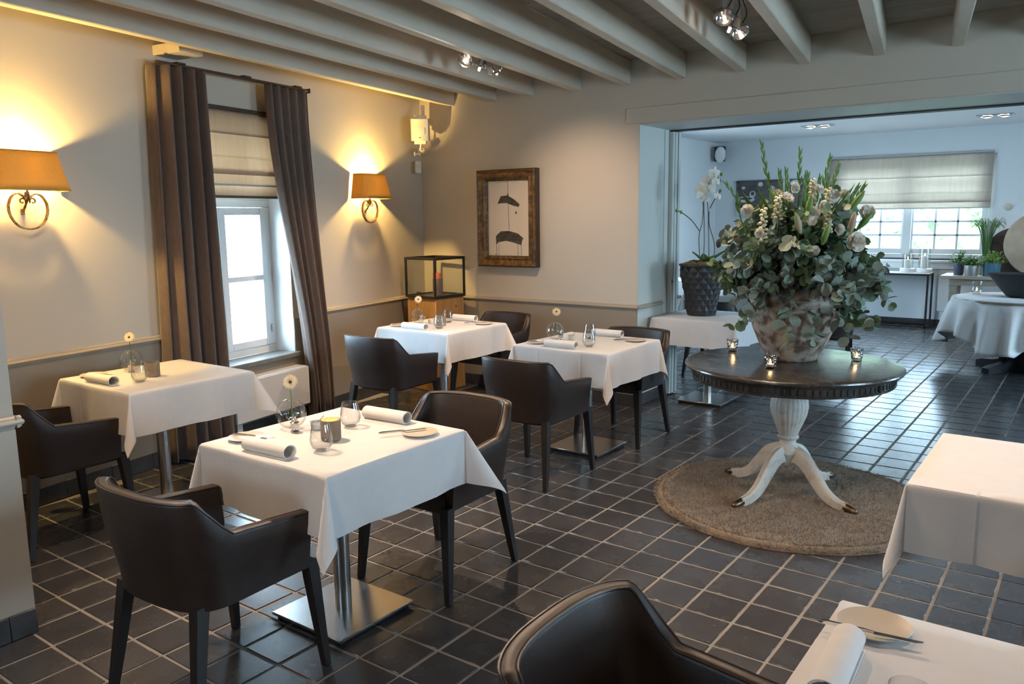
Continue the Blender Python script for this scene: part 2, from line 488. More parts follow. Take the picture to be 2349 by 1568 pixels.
for k, (a, x, y) in enumerate(cells[:300]):
    o = obj('tile', tile_me[k % 4], 'tile', floor, loc=(x, y, rnd.uniform(-0.0012, 0.0004)))
    o.rotation_euler = (rnd.uniform(-.0028, .0028), rnd.uniform(-.0028, .0028), rnd.uniform(-.006, .006))
rest = MB()
for a, x, y in cells[300:]:
    e = TP-0.0118
    rest.box((0, 0, -0.005), (e, e, 0.010), 0.0028 if a > 0 else 0,
             Matrix.Translation((x, y, rnd.uniform(-0.001, 0.0002))) @ Euler((rnd.uniform(-.0025, .0025), rnd.uniform(-.0025, .0025), rnd.uniform(-.004, .004))).to_matrix().to_4x4())
o = obj('tile_field', rest, 'tile', floor, fix=False); o['kind'] = 'stuff'

# ---- window wall
S0, S1, Z0, Z1 = 1.905, 2.955, 0.56, 2.31       # the window opening
b = MB()
b.bb(-0.36, 0, -0.05, S0, 0, 2.95, T=TL); b.bb(-0.36, 0, S1, 9.2, 0, 2.95, T=TL)
b.bb(-0.36, 0, S0, S1, 0, Z0-0.03, T=TL); b.bb(-0.36, 0, S0, S1, Z1, 2.95, T=TL)
wall_left = struct('wall_left', b, 'wall', 'warm greige wall with the curtained window')
b = MB()
b.bb(0, 0.006, 0.0, S0, 0, 0.822, T=TL); b.bb(0, 0.006, S1, 9.2, 0, 0.822, T=TL); b.bb(0, 0.006, S0, S1, 0, Z0-0.03, T=TL)
obj('dado', b, 'dado', wall_left)
# ---- wall with the wide opening
b = MB()
b.bb(-5.60, XJ, YB, YR, 0, 2.95); b.bb(XJ, 2.2, YB, YR, ZO, 2.95); b.bb(2.2, 3.2, YB, YR, 0, 2.95)
wall_back = struct('wall_back', b, 'wall', 'greige wall with the wide opening to the next room')
obj('dado', MB().bb(-5.43, XJ-0.002, YB-0.006, YB, 0, 0.822), 'dado', wall_back)
obj('header_panel', MB().bb(-3.19, 2.2, YB-0.008, YB, ZO+0.004, 2.448, 0.003), 'wall', wall_back)
b = MB()
b.bb(XJ, XJ+0.006, YB, YR-0.16, 0, ZO, 0.002)
b.bb(XJ+0.006, XJ+0.012, YR-0.245, YR-0.17, 0.0, ZO-0.01, 0.002)
b.bb(XJ+0.006, XJ+0.010, YB+0.0, YR-0.26, 0.80, 0.806, 0.001)
obj('jamb_lining', b, 'reveal', wall_back)
b = MB(); b.bb(XJ, 2.2, YB+0.004, YR, ZO-0.006, ZO, 0.001); obj('soffit', b, 'reveal', wall_back)
b = MB(); b.bb(XJ, 2.2, YR-0.13, YR-0.10, ZO-0.016, ZO-0.006); b.bb(XJ, 2.2, YR-0.07, YR-0.04, ZO-0.016, ZO-0.006); obj('door_track', b, 'black_metal', wall_back)
# ---- short return wall at the near left
b = MB(); b.bb(-5.2, -3.297, -3.0, 1.279, 0, 2.95)
wall_near = struct('wall_near', b, 'wall', 'greige wall corner at the near left with a chair rail')
obj('dado', MB().bb(-3.297, -3.291, -3.0, 1.279, 0, 0.822), 'wall', wall_near)
# ---- far room
b = MB()
FX0, FX1, FZ0, FZ1 = -3.33, -1.22, 0.94, 2.36
b.bb(-5.5, FX0, YF, YF+0.3, 0, 2.95); b.bb(FX1, 3.2, YF, YF+0.3, 0, 2.95)
b.bb(FX0, FX1, YF, YF+0.3, 0, FZ0-0.04); b.bb(FX0, FX1, YF, YF+0.3, FZ1, 2.95)
wall_far = struct('wall_far', b, 'white_wall', 'cool white end wall with the gridded window')
b = MB()
b.bb(-5.48, -5.118, YR, 9.3, 0, 2.95); b.bb(-5.48, -5.118, 10.7, YF, 0, 2.95)
b.bb(-5.48, -5.118, 9.3, 10.7, 0, 0.5); b.bb(-5.48, -5.118, 9.3, 10.7, 2.1, 2.95)
wall_far_left = struct('wall_far_left', b, 'white_wall', 'cool white side wall of the far room')
# ---- sides out of view
b = MB()
b.bb(3.1, 3.4, -3.0, 2.9, 0, 2.95); b.bb(3.1, 3.4, 4.5, 7.9, 0, 2.95); b.bb(3.1, 3.4, 2.9, 4.5, 0, 0.9); b.bb(3.1, 3.4, 2.9, 4.5, 2.25, 2.95); b.bb(3.1, 3.4, 9.6, 12.9, 0, 2.95)
b.bb(3.1, 3.4, 7.9, 9.6, 0, 0.6); b.bb(3.1, 3.4, 7.9, 9.6, 2.25, 2.95)
struct('wall_right', b, 'white_wall', 'side wall with added windows on the right')
b = MB()
b.bb(-6.2, -2.1, -3.2, -3.0, 0, 2.95); b.bb(-1.0, 3.4, -3.2, -3.0, 0, 2.95); b.bb(-2.1, -1.0, -3.2, -3.0, 0, 1.45); b.bb(-2.1, -1.0, -3.2, -3.0, 2.2, 2.95)
struct('wall_front', b, 'wall', 'wall behind the viewpoint')
# ---- ceilings
ceiling = struct('ceiling', MB().bb(-6.2, 3.4, -3.2, YB+0.1, ZC+0.02, ZC+0.12), 'plank', 'painted board ceiling carried by cream beams')
pl_me = [MB().box((0, 0, 0), (9.4, 0.158-0.004*k, 0.018), 0.003).mesh('ceiling_plank') for k in range(2)]
y = YB-0.08; k = 0
while y > -3.0:
    obj('ceiling_plank', pl_me[k % 2], 'plank', ceiling, loc=(-1.5, y, ZC+0.009+rnd.uniform(-.0015, .0015))); y -= 0.16; k += 1
BA = R(9.6)
BD = Vector((math.sin(BA), -math.cos(BA), 0))
bm_me = MB().box((0, -4.4, 0), (0.072, 8.8, ZC-ZB), 0.006).mesh('beam')
for k, xr in enumerate([-5.035, -4.543, -4.135, -3.66, -3.195, -2.722, -2.247, -1.788, -1.302, -0.84, -0.375, 0.09, 0.55, 1.01, 1.47]):
    o = obj('beam', bm_me, 'beam', ceiling, loc=(xr, YB+0.004, (ZC+ZB)/2)); o.rotation_euler = (rnd.uniform(-.001, .001), 0, BA)
obj('beam_block', MB().bb(0.0, 0.24, 2.86, 3.05, 2.636, 2.70, 0.004, T=TL), 'beam', ceiling)
struct('ceiling_far', MB().bb(-5.5, 3.4, YR, 12.9, ZF, ZF+0.12), 'ceiling_white', 'smooth white ceiling of the far room')

# ---- chair rails and baseboards
def rail_prof(mbx, s0, s1, T):
    prof = [(0, .818), (.010, .820), (.012, .828), (.024, .832), (.028, .840), (.024, .848), (.014, .850), (.014, .856), (.006, .862), (0, .863)]
    vs = [(p[0], s, p[1]) for s in (s0, s1) for p in prof]
    n = len(prof)
    fs = [(i, i+1, n+i+1, n+i) for i in range(n-1)] + [tuple(range(n)), tuple(range(n, 2*n))[::-1]]
    mbx.add(vs, fs, T)
b = MB(); rail_prof(b, 0.0, 1.62, TL); rail_prof(b, 3.13, 9.2, TL)
struct('trim_1', b, 'trim', 'moulded chair rail along the window wall')
TBk = Matrix(((0, 1, 0, -5.43), (-1, 0, 0, YB), (0, 0, 1, 0), (0, 0, 0, 1)))
b = MB(); rail_prof(b, 0.0, 5.43+XJ+0.012, TBk)
TJ = Matrix(((1, 0, 0, XJ), (0, 1, 0, YB), (0, 0, 1, 0), (0, 0, 0, 1)))
rail_prof(b, -0.012, YR-YB-0.25, TJ)
struct('trim_2', b, 'trim', 'moulded chair rail along the back wall and round its jamb')
b = MB(); rail_prof(b, -4.0, 1.279+0.02, Matrix.Translation((-3.291, 0, 0.012)))
rail_prof(b, -0.02, 1.5, Matrix(((0, -1, 0, -3.291), (1, 0, 0, 1.279), (0, 0, 1, 0.012), (0, 0, 0, 1))))
struct('trim_3', b, 'wall', 'chair rail end on the near left wall corner')
def baseboard(name, label, T, s0, s1, h=0.10):
    root = struct(name, MB().bb(0, 0.004, s0, s1, 0, h-0.002, T=T), 'grout', label)
    s = s0
    me = {}
    while s < s1-0.02:
        L = min(0.30, s1-s)
        kx = round(L, 3)
        if kx not in me: me[kx] = MB().bb(0.002, 0.014, 0.001, L-0.001, 0.001, h, 0.002).mesh('baseboard_tile')
        obj('baseboard_tile', me[kx], 'base_tile', root, T=T @ Matrix.Translation((0, s, 0)))
        s += 0.30
baseboard('baseboard_left', 'black tile skirting of the window wall', TL, 0.0, 5.4)
baseboard('baseboard_back', 'black tile skirting below the painting', TBk, 0.0, 5.43+XJ)
baseboard('baseboard_jamb', 'black tile skirting inside the opening', TJ, -0.012, YR-YB-0.26)
baseboard('baseboard_near', 'black tile skirting of the near left wall corner', Matrix.Translation((-3.291, 0, 0)), -1.22, 1.279)
baseboard('baseboard_far', 'black tile skirting of the far wall', Matrix(((0, 1, 0, -5.1), (-1, 0, 0, YF), (0, 0, 1, 0), (0, 0, 0, 1))), 0.0, 5.7, 0.09)

# ---- folding door leaves parked against the jamb
door = obj('door_1', MB().bb(XJ+0.002, XJ+0.045, YR-0.155, YR-0.118, 0.012, ZO-0.02, 0.004), 'reveal'); door['kind'] = 'structure'; door['label'] = 'folded grey door leaves parked in the opening'
for k in range(2):
    obj('door_leaf', MB().bb(XJ+0.002, XJ+0.047+.006*k, YR-0.110+0.052*k, YR-0.066+0.052*k, 0.012, ZO-0.02, 0.004), 'reveal', door)
obj('latch', MB().bb(XJ+0.045, XJ+0.085, YR-0.03, YR-0.015, 0.86, 0.89, 0.004), 'steel', door)
obj('keyhole', MB().ell((XJ+0.046, YR-0.135, 1.02), (0.004, 0.006, 0.014)), 'black', door)

# ---- window 1 (window wall)
def win_parts(root, T, s0, s1, z0, z1, depth, leaves, rows, cols, m='win_white', fr=0.055, sash=0.055, bar=0.028):
    x0, x1 = depth-0.03, depth+0.03
    def B(*a, bev=0.004): return MB().bb(*a, bev, T=T)
    for (n, a) in (('frame_rail', (x0, x1, s0, s1, z0, z0+fr)), ('frame_rail', (x0, x1, s0, s1, z1-fr, z1)),
                   ('frame_stile', (x0, x1, s0, s0+fr, z0+fr, z1-fr)), ('frame_stile', (x0, x1, s1-fr, s1, z0+fr, z1-fr))):
        obj(n, B(*a), m, root)
    wl = (s1-s0-2*fr)/leaves
    for k in range(leaves):
        a0 = s0+fr+k*wl+0.004; a1 = a0+wl-0.008; b0 = z0+fr+0.004; b1 = z1-fr-0.004
        y0, y1 = x0+0.012, x1+0.012
        sh = obj('sash', MB().bb(y0, y1, a0, a0+sash, b0, b1, 0.004, T=T).bb(y0, y1, a1-sash, a1, b0, b1, 0.004, T=T)
                 .bb(y0, y1, a0+sash, a1-sash, b0, b0+sash, 0.004, T=T).bb(y0, y1, a0+sash, a1-sash, b1-sash, b1, 0.004, T=T), m, root)
        g0, g1, h0, h1 = a0+sash, a1-sash, b0+sash, b1-sash
        for i in range(1, cols):
            c = g0+(g1-g0)*i/cols
            obj('glazing_bar', MB().bb(y0+.01, y1-.005, c-bar/2, c+bar/2, h0, h1, 0.003, T=T), m, sh)
        for j in range(1, rows):
            c = h0+(h1-h0)*j/rows
            obj('glazing_bar', MB().bb(y0+.01, y1-.005, g0, g1, c-bar/2, c+bar/2, 0.003, T=T), m, sh)
        for i in range(cols):
            for j in range(rows):
                obj('pane', MB().bb(depth+.008, depth+.012, g0+(g1-g0)*i/cols, g0+(g1-g0)*(i+1)/cols, h0+(h1-h0)*j/rows, h0+(h1-h0)*(j+1)/rows, T=T), 'pane', sh)
        obj('hinge', MB().bb(y1, y1+.012, (a0-.006 if k == 0 else a1-.006), (a0+.006 if k == 0 else a1+.006), b0+.1, b0+.16, .002, T=T), 'steel', sh)
def empty_struct(name, label):
    o = bpy.data.objects.new(name, None); C.objects.link(o); o['kind'] = 'structure'; o['label'] = label; return o
win1 = empty_struct('window_1', 'white casement window between the brown curtains')
win_parts(win1, TL, S0, S1, Z0, 1.75, -0.22, 2, 2, 1, bar=0.04)
win_parts(win1, TL, S0, S1, 1.75, Z1, -0.22, 2, 1, 1, bar=0.04)
b = MB(); b.bb(-0.36, -0.001, S0-0.012, S0+0.002, Z0, Z1, T=TL); b.bb(-0.36, -0.001, S1-0.002, S1+0.012, Z0, Z1, T=TL); b.bb(-0.36, -0.001, S0, S1, Z1-0.002, Z1+0.012, T=TL)
obj('reveal_lining', b, 'win_white', win1)
obj('window_sill', MB().bb(-0.19, 0.05, S0-0.02, S1+0.02, Z0-0.035, Z0+0.002, 0.006, T=TL), 'stone', win1)
# ---- window 2 (far wall)
TF = Matrix(((0, 1, 0, 0), (-1, 0, 0, YF), (0, 0, 1, 0), (0, 0, 0, 1)))
win2 = empty_struct('window_2', 'wide white gridded window in the far wall')
win_parts(win2, TF, FX0, FX1, FZ0, FZ1, -0.14, 2, 6, 3, fr=0.06, sash=0.075, bar=0.03)
obj('mullion', MB().bb(-0.17, -0.06, (FX0+FX1)/2-0.055, (FX0+FX1)/2+0.055, FZ0, FZ1, 0.004, T=TF), 'win_white', win2)
obj('window_sill', MB().bb(-0.10, 0.07, FX0-0.08, FX1+0.08, FZ0-0.05, FZ0-0.012, 0.006, T=TF), 'win_white', win2)
obj('sill_shadow_gap', MB().bb(-0.10, 0.03, FX0-0.02, FX1+0.02, FZ0-0.012, FZ0+0.006, T=TF), 'black_metal', win2)
obj('apron', MB().bb(0.0, 0.03, FX0-0.08, FX1+1.6, 0.80, FZ0-0.05, 0.006, T=TF), 'win_white', win2)
# ---- window 3 (side of far room, only its light and curtain are seen)
TFL = Matrix(((1, 0, 0, -5.118), (0, 1, 0, 0), (0, 0, 1, 0), (0, 0, 0, 1)))
win3 = empty_struct('window_3', 'side window of the far room behind the jamb')
win_parts(win3, TFL, 9.3, 10.7, 0.5, 2.1, -0.2, 2, 2, 1)
wn = empty_struct('added_window_4', 'unseen window added for daylight in the right hand wall of the far room')  # unseen, added to bring more daylight into the far room
win_parts(wn, Matrix(((-1, 0, 0, 3.1), (0, 1, 0, 0), (0, 0, 1, 0), (0, 0, 0, 1))), 7.9, 9.6, 0.6, 2.25, -0.15, 2, 2, 2)
wn = empty_struct('added_window_5', 'unseen window added for daylight in the right hand wall of the dining room')  # unseen, added for daylight reaching the dining room from the right
win_parts(wn, Matrix(((-1, 0, 0, 3.1), (0, 1, 0, 0), (0, 0, 1, 0), (0, 0, 0, 1))), 2.9, 4.5, 0.9, 2.25, -0.15, 2, 2, 1)

wn = empty_struct('added_window_6', 'unseen window added for fill daylight in the wall behind the viewpoint')  # unseen, added as daylight fill from behind the camera
win_parts(wn, Matrix(((0, 1, 0, 0), (1, 0, 0, -3.0), (0, 0, 1, 0), (0, 0, 0, 1))), -2.1, -1.0, 1.45, 2.2, -0.1, 2, 1, 2)
# daylight portals in the window openings
light('portal_left', 'AREA', lw((S0+S1)/2, (Z0+Z1)/2, -0.37), 1, size=S1-S0, size_y=Z1-Z0, aim=LN, portal=True)
light('portal_far', 'AREA', ((FX0+FX1)/2, YF+0.31, (FZ0+FZ1)/2), 1, size=FX1-FX0, size_y=FZ1-FZ0, aim=(0, -1, 0), portal=True)
light('portal_far_left', 'AREA', (-5.49, 10.0, 1.3), 1, size=1.4, size_y=1.6, aim=(1, 0, 0), portal=True)
light('portal_right', 'AREA', (3.41, 8.75, 1.42), 1, size=1.7, size_y=1.65, aim=(-1, 0, 0), portal=True)
light('portal_right', 'AREA', (3.41, 3.7, 1.575), 1, size=1.6, size_y=1.35, aim=(-1, 0, 0), portal=True)

light('portal_front', 'AREA', (-1.55, -3.21, 1.825), 1, size=1.1, size_y=.75, aim=(0, 1, 0), portal=True)
# ---- outside: hedge beyond the far window, planter outside the left one
struct('ground_outside', MB().bb(-14, 12, 12.95, 30, -0.25, -0.2).bb(-16, -6.3, -6, 12.9, -0.25, -0.2), 'gravel', 'pale paving outside the windows')
hd = thing('hedge', 'tall clipped green hedge outside the far window', 'hedge', (-2.5, 16.4, -0.2))
core = MB().box((0, 0.55, 1.1), (9, 0.7, 2.2), 0.1)
obj('hedge_core', core, 'hedge', hd)
lv = MB()
for k in range(5200):
    p = Vector((rnd.uniform(-4.5, 4.5), 0.2+rnd.gauss(0, .09), rnd.uniform(0.02, 2.32)))
    s_ = rnd.uniform(.04, .085)
    T = Matrix.Translation(p) @ Euler((rnd.uniform(-1, 1), rnd.uniform(-1, 1), rnd.uniform(0, 6.28))).to_matrix().to_4x4() @ Matrix.Scale(s_, 4)
    lv.add([(-1, 0, 0), (0, -.5, .12), (1, 0, 0), (0, .5, .12)], [(0, 1, 2, 3)], T)
o = obj('hedge_leaves', lv, 'hedge', hd, smooth=False, fix=False); o['kind'] = 'stuff'
pc = lw(1.7, -0.2, -1.9)
pl = thing('planter', 'grey square planter with a small shrub outside the left window', 'planter', pc, 0.2)
obj('planter_box', MB().bb(-.22, .22, -.22, .22, 0, .78, .01), 'grey_plastic', pl)
tw = MB()
for k in range(150):
    p = Vector((rnd.gauss(0, .12), rnd.gauss(0, .12), .95+rnd.gauss(0, .12)))
    T = Matrix.Translation(p) @ Euler((rnd.uniform(-1, 1), rnd.uniform(-1, 1), rnd.uniform(0, 6.28))).to_matrix().to_4x4() @ Matrix.Scale(.06, 4)
    tw.add([(-1, 0, 0), (0, -.5, .1), (1, 0, 0), (0, .5, .1)], [(0, 1, 2, 3)], T)
o = obj('shrub_leaves', tw, 'hedge', pl, smooth=False, fix=False); o['kind'] = 'stuff'

# ================================================================== WINDOW DRESSING
def curtain(name, label, top, bot, zt, zb, folds, amp, off, T, inner=1, ret=True, m='curtain', seed=1, shape=1.0, group=None):
    """top/bot = (from, to) along the wall"""
    rr = random.Random(seed)
    ph = [rr.uniform(-.5, .5) for _ in range(folds*2+3)]
    am = [rr.uniform(.7, 1.2) for _ in range(folds*2+3)]
    us = lin(0, 1, folds*20+1)
    vs = lin(0, 1, 22)
    def fn(u, v):
        t = smooth01(v)**shape if shape != 1 else v
        a = top[0]+(bot[0]-top[0])*t; c = top[1]+(bot[1]-top[1])*t
        x = u*folds*2*PI
        k = int(u*folds)
        A = amp*am[k]*(0.85+0.35*v)
        s = a+(c-a)*u + 0.012*math.sin(x*0.5+ph[k]*v*2)*v
        o_ = off + A*math.sin(x + 0.35*math.sin(2.1*v+ph[0]*6)) + 0.012*v*math.sin(u*7+v*3)
        if ret and u > 0.985: pass
        return (o_, s, zt+(zb-zt)*v)
    root = thing(name, label, 'curtain', (0, 0, 0), group=group)
    root.matrix_world = T @ Matrix.Translation((off, (top[0]+top[1])/2, 0))
    inv = Matrix.Translation((-off, -(top[0]+top[1])/2, 0))
    obj('drape', MB().grid(fn, us, vs, T=inv), m, root, solid=0.006, angle=80)
    if ret:
        def fr(u, v):
            p = fn(1.0, v); return (p[0]*(1-u)+0.015*u, p[1]+0.012*math.sin(u*3), p[2])
        obj('return_edge', MB().grid(fr, lin(0, 1, 5), vs, T=inv), m, root, solid=0.006, angle=80)
    hd_ = MB()
    for u in lin(0.04, 0.96, folds+1):
        p = fn(u, 0); hd_.tube([(p[0], p[1], zt), (off, p[1], zt+0.006)], .003, 5, T=inv)
    obj('hook', hd_, 'black_metal', root)
    return root
curtain('curtain', 'brown curtain at the left side of the casement window', (2.745, 3.125), (2.72, 3.19), 2.566, 0.02, 4, 0.048, 0.115, TL, seed=3)
curtain('curtain', 'brown curtain swept back at the right side of the casement window', (2.19, 1.735), (1.865, 1.60), 2.566, 0.02, 5, 0.038, 0.115, TL, ret=False, seed=8, shape=1.001)
rod = thing('curtain_rod', 'dark curtain rail with brackets above the casement window', 'curtain rail', lw(2.43, 2.57, 0.115))
Ti = Matrix.Translation(-lw(2.43, 2.57, 0.115)) @ TL
obj('rail', MB().bb(0.10, 0.13, 1.735, 3.125, 2.568, 2.586, 0.003, T=Ti), 'frame_dark', rod)
for s in (1.86, 2.38, 2.95):
    obj('bracket', MB().bb(0, 0.12, s-.012, s+.012, 2.588, 2.600, 0.002, T=Ti).bb(0.09, .135, s-.04, s+.03, 2.585, 2.597, .002, T=Ti), 'frame_dark', rod)
obj('end_cap', MB().bb(0.095, 0.135, 1.725, 1.737, 2.56, 2.594, .003, T=Ti), 'frame_dark', rod)

def blind(name, label, T, s0, s1, zt, zb, m, folds, off, cat='blind'):
    root = thing(name, label, cat)
    root.matrix_world = T @ Matrix.Translation((off, (s0+s1)/2, zb))
    inv = Matrix.Translation((-off, -(s0+s1)/2, -zb))
    zs = [zt]+[zb+(zt-zb)*f for f in folds]
    for i in range(len(zs)-1):
        a, c = zs[i], zs[i+1]
        def fn(u, v, a=a, c=c):
            bulge = 0.010*math.sin(v*PI)+0.014*v
            return (off+0.012+bulge, s0+(s1-s0)*u, a+.012*(a < zt)+(c-a-.012*(a < zt))*v)
        obj('blind_panel', MB().grid(fn, lin(0, 1, 9), lin(0, 1, 9), T=inv), m, root, solid=0.003)
    # gathered folds at the bottom
    zlast = zs[-1]
    for k in range(2):
        h = (zlast-zb)*(.62-.06*k)
        z0_ = zlast-(zlast-zb)*(0.0 if k == 0 else .42)
        def fn(u, v, k=k, h=h, z0_=z0_):
            return (off+0.028-0.014*k+0.012*math.sin(v*PI), s0+(s1-s0)*u, z0_-h*v)
        obj('blind_fold', MB().grid(fn, lin(0, 1, 9), lin(0, 1, 9), T=inv), m, root, solid=0.004)
    obj('head_rail', MB().bb(off, off+0.035, s0, s1, zt-0.004, zt+0.022, .004, T=inv), 'frame_dark' if m == 'blind' else 'grey_plastic', root)
    obj('batten', MB().bb(off+.004, off+.016, s0+.004, s1-.004, zb-.004, zb+.010, .003, T=inv), 'grey_plastic', root)
    return root
blind('roman_blind', 'beige roman blind half drawn over the casement window', TL, 1.96, 2.90, 2.362, 1.845, 'blind', (.68, .38), 0.004)
tb = thing('blind_hem', 'narrow beige inner blind hem below the roman blind', 'blind', lw(2.43, 1.76, -.05))
Ti2 = Matrix.Translation(-lw(2.43, 1.76, -.05)) @ TL
obj('fabric', MB().bb(-.056, -.050, 1.95, 2.91, 1.775, 1.845, .002, T=Ti2), 'blind', tb)
obj('hem_bar', MB().bb(-.060, -.046, 1.95, 2.91, 1.757, 1.776, .003, T=Ti2), 'frame_dark', tb)
blind('roman_blind', 'wide grey linen roman blind on the far window', TF, FX0-.02, FX1-.03, 2.375, 1.64, 'blind_far', (.58, .28), 0.01)
curtain('curtain', 'narrow brown curtain on the side wall of the far room', (10.76, 11.02), (10.74, 11.0), 2.66, 0.02, 3, 0.03, 0.09, TFL, ret=False, seed=5)

# radiator box below the sill
rb = thing('radiator_cover', 'white box radiator cover below the casement window', 'radiator cover', lw(2.43, 0, 0.06))
Ti = Matrix.Translation(-lw(2.43, 0, 0.06)) @ TL
obj('case', MB().bb(0.008, 0.135, 1.905, 2.68, 0.15, 0.452, 0.006, T=Ti), 'radiator', rb)
obj('top_grille', MB().bb(0.02, 0.125, 1.92, 2.66, 0.452, 0.458, 0.002, T=Ti), 'win_white', rb)
obj('foot', MB().bb(0.02, 0.10, 1.94, 1.99, 0.0, 0.15, T=Ti), 'radiator', rb)
obj('foot', MB().bb(0.02, 0.10, 2.60, 2.65, 0.0, 0.15, T=Ti), 'radiator', rb)

# ================================================================== WALL LAMPS
def sconce(s, label, power):
    base = lw(s, 1.56, 0.0)
    root = thing('wall_lamp', label, 'wall lamp', base, group='gold scroll wall lamps')
    root.matrix_world = TL @ Matrix.Translation((0, s, 1.56))
    # shade: rounded rectangle plan, open top and bottom
    def plan(hw, dp, n=7):
        pts = [(0.012, -hw)]
        r = 0.045
        for i in range(n):
            a = -PI/2+PI/2*i/(n-1); pts.append((dp-r+r*math.cos(a), -hw+r+r*math.sin(a)))
        for i in range(n):
            a = PI/2*i/(n-1); pts.append((dp-r+r*math.cos(a), hw-r+r*math.sin(a)))
        pts.append((0.012, hw))
        return pts
    lo, hi = plan(0.205, 0.165), plan(0.165, 0.13)
    rows = []
    for v in lin(0, 1, 6):
        rows.append([(a[0]+(c[0]-a[0])*v, a[1]+(c[1]-a[1])*v, 0.213+0.207*v) for a, c in zip(lo, hi)])
    n = len(lo)
    b = MB().add([p for r_ in rows for p in r_], [(j*n+i, j*n+i+1, (j+1)*n+i+1, (j+1)*n+i) for j in range(5) for i in range(n-1)])
    sh = obj('shade', b, 'shade', root, solid=0.002)
    obj('shade_rim', MB().tube([(p[0], p[1], .213) for p in lo], .003, 6).tube([(p[0], p[1], .42) for p in hi], .003, 6), 'shade', sh)
    # heart shaped scroll ribbon
    for sg in (-1, 1):
        pts = [(0.055, sg*.004, .205), (0.055, sg*.012, .168), (.055, sg*.022, .182), (.055, sg*.050, .196), (.055, sg*.085, .180), (.055, sg*.107, .135),
               (.055, sg*.104, .085), (.055, sg*.078, .038), (.055, sg*.040, .012), (.055, 0, .004)]
        P = spline(pts, 46)
        vs, fs = [], []
        for i, p in enumerate(P):
            q = P[min(i+1, len(P)-1)]-P[max(i-1, 0)]; q.normalize(); nn = Vector((0, -q.z, q.y))*0.0036
            for a in (-.009, .009):
                vs += [p+nn+Vector((a, 0, 0)), p-nn+Vector((a, 0, 0))]
        for i in range(len(P)-1):
            k = i*4
            fs += [(k, k+4, k+6, k+2), (k+1, k+3, k+7, k+5), (k, k+1, k+5, k+4), (k+2, k+6, k+7, k+3)]
        obj('scroll', MB().add(vs, fs), 'gold', root)
        cur = [(.055, sg*(.012+.0), .168)]
        for i in range(18):
            a = PI*1.15-i*0.36; r_ = .020-.0008*i
            cur.append((.055, sg*(.030+r_*math.cos(a)), .155+r_*math.sin(a)))
        obj('curl', MB().tube(cur, .0042, 6), 'gold', root)
    obj('arm', MB().tube([(.004, 0, .10), (.03, 0, .13), (.055, 0, .165), (.06, 0, .22), (.062, 0, .27)], .006, 8), 'gold', root)
    obj('backplate', MB().bb(0, .006, -.012, .012, .085, .115, .003), 'gold', root)
    obj('lamp_holder', MB().lathe([(.013, .25), (.015, .255), (.015, .30), (.011, .305)], 14, Matrix.Translation((.065, 0, 0))), 'cream_plastic', root)
    obj('bulb', MB().lathe([(.009, .305), (.016, .325), (.018, .345), (.012, .368), (.003, .385)], 14, Matrix.Translation((.065, 0, 0))), 'bulb', root)
    light('wall_lamp_light', 'POINT', TL @ Vector((.075, s, 1.56+.345)), power, (1.0, 0.64, 0.20), 0.022)
    return root
sconce(3.985, 'gold scroll wall lamp with a wide shade at the left edge of the picture', 130)
sconce(0.925, 'gold scroll wall lamp with a shade between the curtain and the room corner', 130)

# ================================================================== CORNER FITTINGS
sp = thing('wall_speaker', 'cream loudspeaker hung in the room corner below the beam', 'speaker', (-5.20, 5.70, 2.33))
T = Matrix.Rotation(R(38), 4, 'Z') @ Matrix.Rotation(R(8), 4, 'X')
prof = [(-.078, -.06), (-.086, -.09), (-.045, -.11), (.045, -.11), (.086, -.09), (.078, -.06), (.05, .05), (-.05, .05)]
obj('cabinet', MB().prism([(-.072, .05), (-.088, -.03), (-.075, -.075), (-.03, -.095), (.03, -.095), (.075, -.075), (.088, -.03), (.072, .05)], -.02, .175, T)
    .prism([(-.05, .04), (-.06, -.03), (-.05, -.06), (.05, -.06), (.06, -.03), (.05, .04)], .175, .205, T).prism([(-.05, .04), (-.06, -.03), (-.05, -.06), (.05, -.06), (.06, -.03), (.05, .04)], -.05, -.02, T), 'cream_plastic', sp)
obj('grille', MB().ell((0, -.082, .07), (.055, .018, .075), 20, 10, T), 'cream_plastic', sp)
obj('badge', MB().box((0, -.101, .01), (.016, .003, .005), 0, T), 'chrome', sp)
obj('ceiling_bracket', MB().bb(-.014, .014, .02, .05, .20, .30, .003), 'cream_plastic', sp)
obj('bracket', MB().bb(-.02, .02, .05, .17, .07, .10, .003, T=Matrix.Rotation(R(38), 4, 'Z')), 'cream_plastic', sp)
cm = thing('security_camera', 'small white security camera on a bracket below the corner loudspeaker', 'camera', (-5.24, 5.74, 2.235))
Tc = Matrix.Rotation(R(38), 4, 'Z')
obj('body', MB().lathe([(.001, -.085), (.018, -.085), (.026, -.08), (.027, -.02), (.02, .03), (.001, .035)], 18, Tc @ Matrix.Translation((.018, 0, -.01)) @ Matrix.Rotation(R(-90), 4, 'X') @ Matrix.Rotation(PI, 4, 'X') @ Matrix.Translation((0, 0, 0))), 'cream_plastic', cm)
obj('lens', MB().ell((.018, -.086, -.01), (.007, .004, .007), 12, 8, Tc), 'black', cm)
obj('bracket', MB().tube([(0, .0, .09), (0, 0, .02), (-.02, .03, -.03)], .009, 8, T=Tc).tube([(-.06, -.02, -.045), (-.005, .01, -.045)], .008, 8, T=Tc).lathe([(.001, 0), (.022, 0), (.022, .012), (.001, .014)], 14, Tc @ Matrix.Translation((-.062, -.022, -.045)) @ Matrix.Rotation(R(90), 4, 'Y')), 'cream_plastic', cm)
ms = thing('motion_sensor', 'small white motion sensor in the room corner below the security camera', 'sensor', (-5.335, 5.80, 2.02))
obj('case', MB().box((0, 0, .055), (.062, .05, .115), .014, Tc, 3), 'white_plastic', ms)
